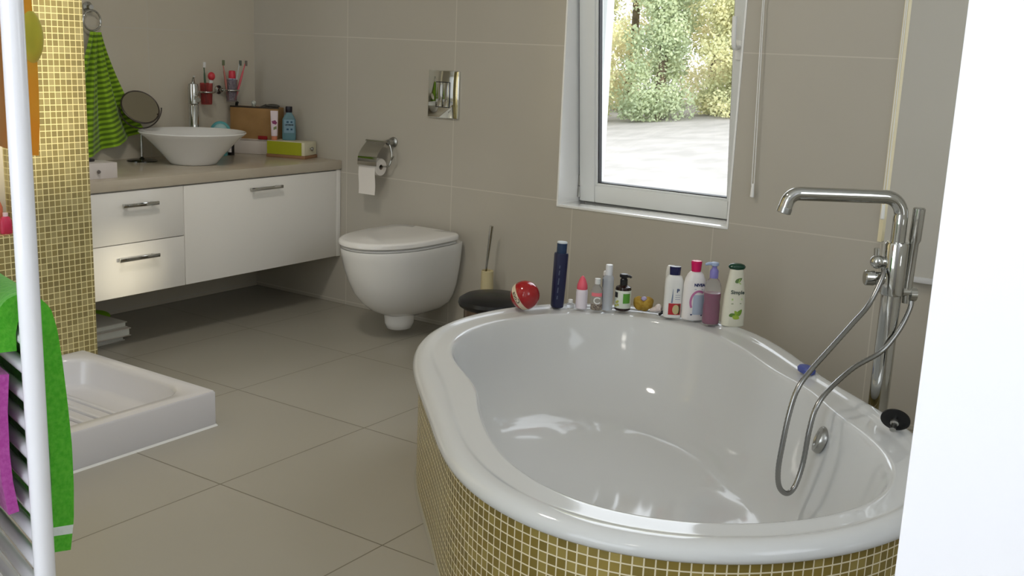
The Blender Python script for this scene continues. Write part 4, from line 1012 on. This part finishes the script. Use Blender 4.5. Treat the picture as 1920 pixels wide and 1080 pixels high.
_st = math_n(M_gst, 'MULTIPLY', math_n(M_gst, 'GREATER_THAN', _sp.outputs[1], _len-.037), math_n(M_gst, 'LESS_THAN', _sp.outputs[1], _len-.024))
L(M_gst, mixc(M_gst, _st, _src, srgb(206, 212, 206)), bsdf(M_gst).inputs['Base Color'])
tg, fg = hung('bath_towel', 'bright green bath towel with a white stripe folded over the radiator rails', _pr, .030, .36, .030, M_gst, .002)
hung('bath_towel', 'magenta towel hanging on the wall side of the radiator low down', [(-.026, .752), (-.031, .70), (-.032, .64), (-.030, .60), (-.024, .555)], .04, .42, .014, M_mag, .001)
hung('face_cloth', 'orange cloth with a yellow green fold hanging high on the radiator',
     [(-.0175, 1.27), (-.0175, 1.30), (-.012, 1.313), (.0, 1.3175), (.012, 1.313), (.0185, 1.30), (.024, 1.25), (.026, 1.20), (.028, 1.16), (.028, 1.12), (.027, 1.08), (.024, 1.04)], .03, .30, .014, M_org, .001)
bm = bm_new()
oc = bpy.data.objects['face_cloth']
for (n_, z_, r_, s_) in ((.029, 1.188, .0150, .038),):
    sphere(bm, RD*(s_-.165+.0)+RN*n_+Vector((0, 0, z_)), r_, 20, 14, (1.5, 1, 2.3))
finish('yellow_fold', bm, M_yel, oc)

# ================================================================ OUTSIDE
def gz(x, y):
    l = (x+8.3)*math.cos(math.radians(25.5))+(y-21.8)*math.sin(math.radians(25.5))
    d = math.hypot(x-3.95, y+3.6)
    return -.47+.115*l*min(1, d/28)-.042*(28-d)+.05*noise.noise(Vector((x*.5, y*.5, 0)))
bm = bm_new(); NX, NY = 70, 80
g = [[bm.verts.new(Vector((-24+50*i/NX, 1.2+44*j/NY, gz(-24+50*i/NX, 1.2+44*j/NY)))) for i in range(NX+1)] for j in range(NY+1)]
for j in range(NY):
    for i in range(NX): bm.faces.new((g[j][i], g[j][i+1], g[j+1][i+1], g[j+1][i]))
M_field = noise_mat('pale stubble field', srgb(134, 130, 124), srgb(150, 145, 139), 1.6, rough=1, detail=12)
struct(finish('ground', bm, M_field, smooth=60)); bpy.data.objects['ground'].name = 'field_ground'
def leafmat(n_, a, b):
    m = noise_mat(n_, a, b, 1.4, rough=.8, detail=6)
    src = bsdf(m).inputs['Base Color'].links[0].from_socket
    t_ = N(m, 'ShaderNodeBsdfTranslucent'); L(m, src, t_.inputs[0]); x_ = N(m, 'ShaderNodeMixShader'); x_.inputs[0].default_value = .5
    L(m, bsdf(m).outputs[0], x_.inputs[1]); L(m, t_.outputs[0], x_.inputs[2])
    L(m, x_.outputs[0], [n for n in m.node_tree.nodes if n.type == 'OUTPUT_MATERIAL'][0].inputs[0]); return m
LM = [leafmat('hazed yellow green leaves', srgb(216, 210, 164), srgb(190, 194, 152)), leafmat('hazed pale yellow leaves', srgb(228, 220, 180), srgb(206, 202, 162)), leafmat('hazed soft green leaves', srgb(190, 200, 164), srgb(172, 184, 150))]  # leaf colours paled to carry the bright haze over the trees
M_bark = noise_mat('grey bark', srgb(110, 98, 82), srgb(80, 70, 58), 6)
rnd = random.Random(4)
def tree(x, y, h, w, mi, label):
    z0 = gz(x, y)-.05
    t = thing('tree', (x, y, z0), label, 'tree', 'trees beyond the field')
    bm = bm_new(); tube(bm, spline([(0, 0, 0), (.08*w, .05, h*.3), (0, 0, h*.6), (.1, .1, h*.9)], 4), [.16-.012*k for k in range(13)], 10); finish('trunk', bm, M_bark, t)
    bm = bm_new()
    cl = []
    for k in range(64):
        zz = h*(.02+.96*rnd.random()); rr_ = w*(.72+.28*math.sin(PI*min(1, zz/h+.12)))*rnd.random()**.5; a = rnd.random()*2*PI
        cl.append(Vector((rr_*math.cos(a), rr_*math.sin(a), max(zz, .3))))
    for c in cl:
        R__ = rnd.uniform(.35, .70)
        for _ in range(360):
            d = Vector((rnd.gauss(0, 1), rnd.gauss(0, 1), rnd.gauss(0, .8))); d = d.normalized()*R__*rnd.random()**.4
            p = c+d; p.z = max(p.z, .05); s = rnd.uniform(.032, .066)
            u = Vector((rnd.gauss(0, 1), rnd.gauss(0, 1), rnd.gauss(0, 1))).normalized(); v = u.orthogonal().normalized()
            q = [bm.verts.new(p+u*s), bm.verts.new(p+v*s*.6), bm.verts.new(p-u*s), bm.verts.new(p-v*s*.6)]
            bm.faces.new(q)
    finish('crown', bm, LM[mi], t, 0, recalc=False)
TL = []
KN = ['soft green', 'yellow green', 'pale yellow']
for k, (l, mi, h, w, lab) in enumerate(((-5.0, 2, 6.5, .9, 'soft green tree furthest left in the front row of trees'), (-2.9, 0, 7.0, .9, 'yellow green tree of the front row by the left window frame'), (-.9, 2, 6.3, .85, 'soft green tree of the front row left of the window middle'),
        (1.1, 0, 7.2, .9, 'yellow green tree of the front row right of the window middle'), (3.2, 1, 6.8, .9, 'pale yellow tree of the front row by the right window edge'), (5.4, 2, 6.4, 1.0, 'soft green tree furthest right in the front row of trees'))):
    TL.append((-8.2+.9*l, 22.6+.43*l, h, w, mi, lab))
for k, (l, mi, h, w, lab) in enumerate(((-4.6, 1, 8.5, 1.3, 'tall pale yellow tree furthest left in the back row'), (-1.9, 1, 9.0, 1.3, 'tall pale yellow tree in the back row behind the left half of the window'),
        (.55, 1, 8.6, 1.3, 'tall pale yellow tree in the back row behind the right half of the window'), (3.0, 0, 8.8, 1.3, 'tall yellow green tree furthest right in the back row'))):
    TL.append((-8.2+.9*l-1.6, 22.6+.43*l+3.4, h, w, mi, lab))
for a in TL: tree(*a)
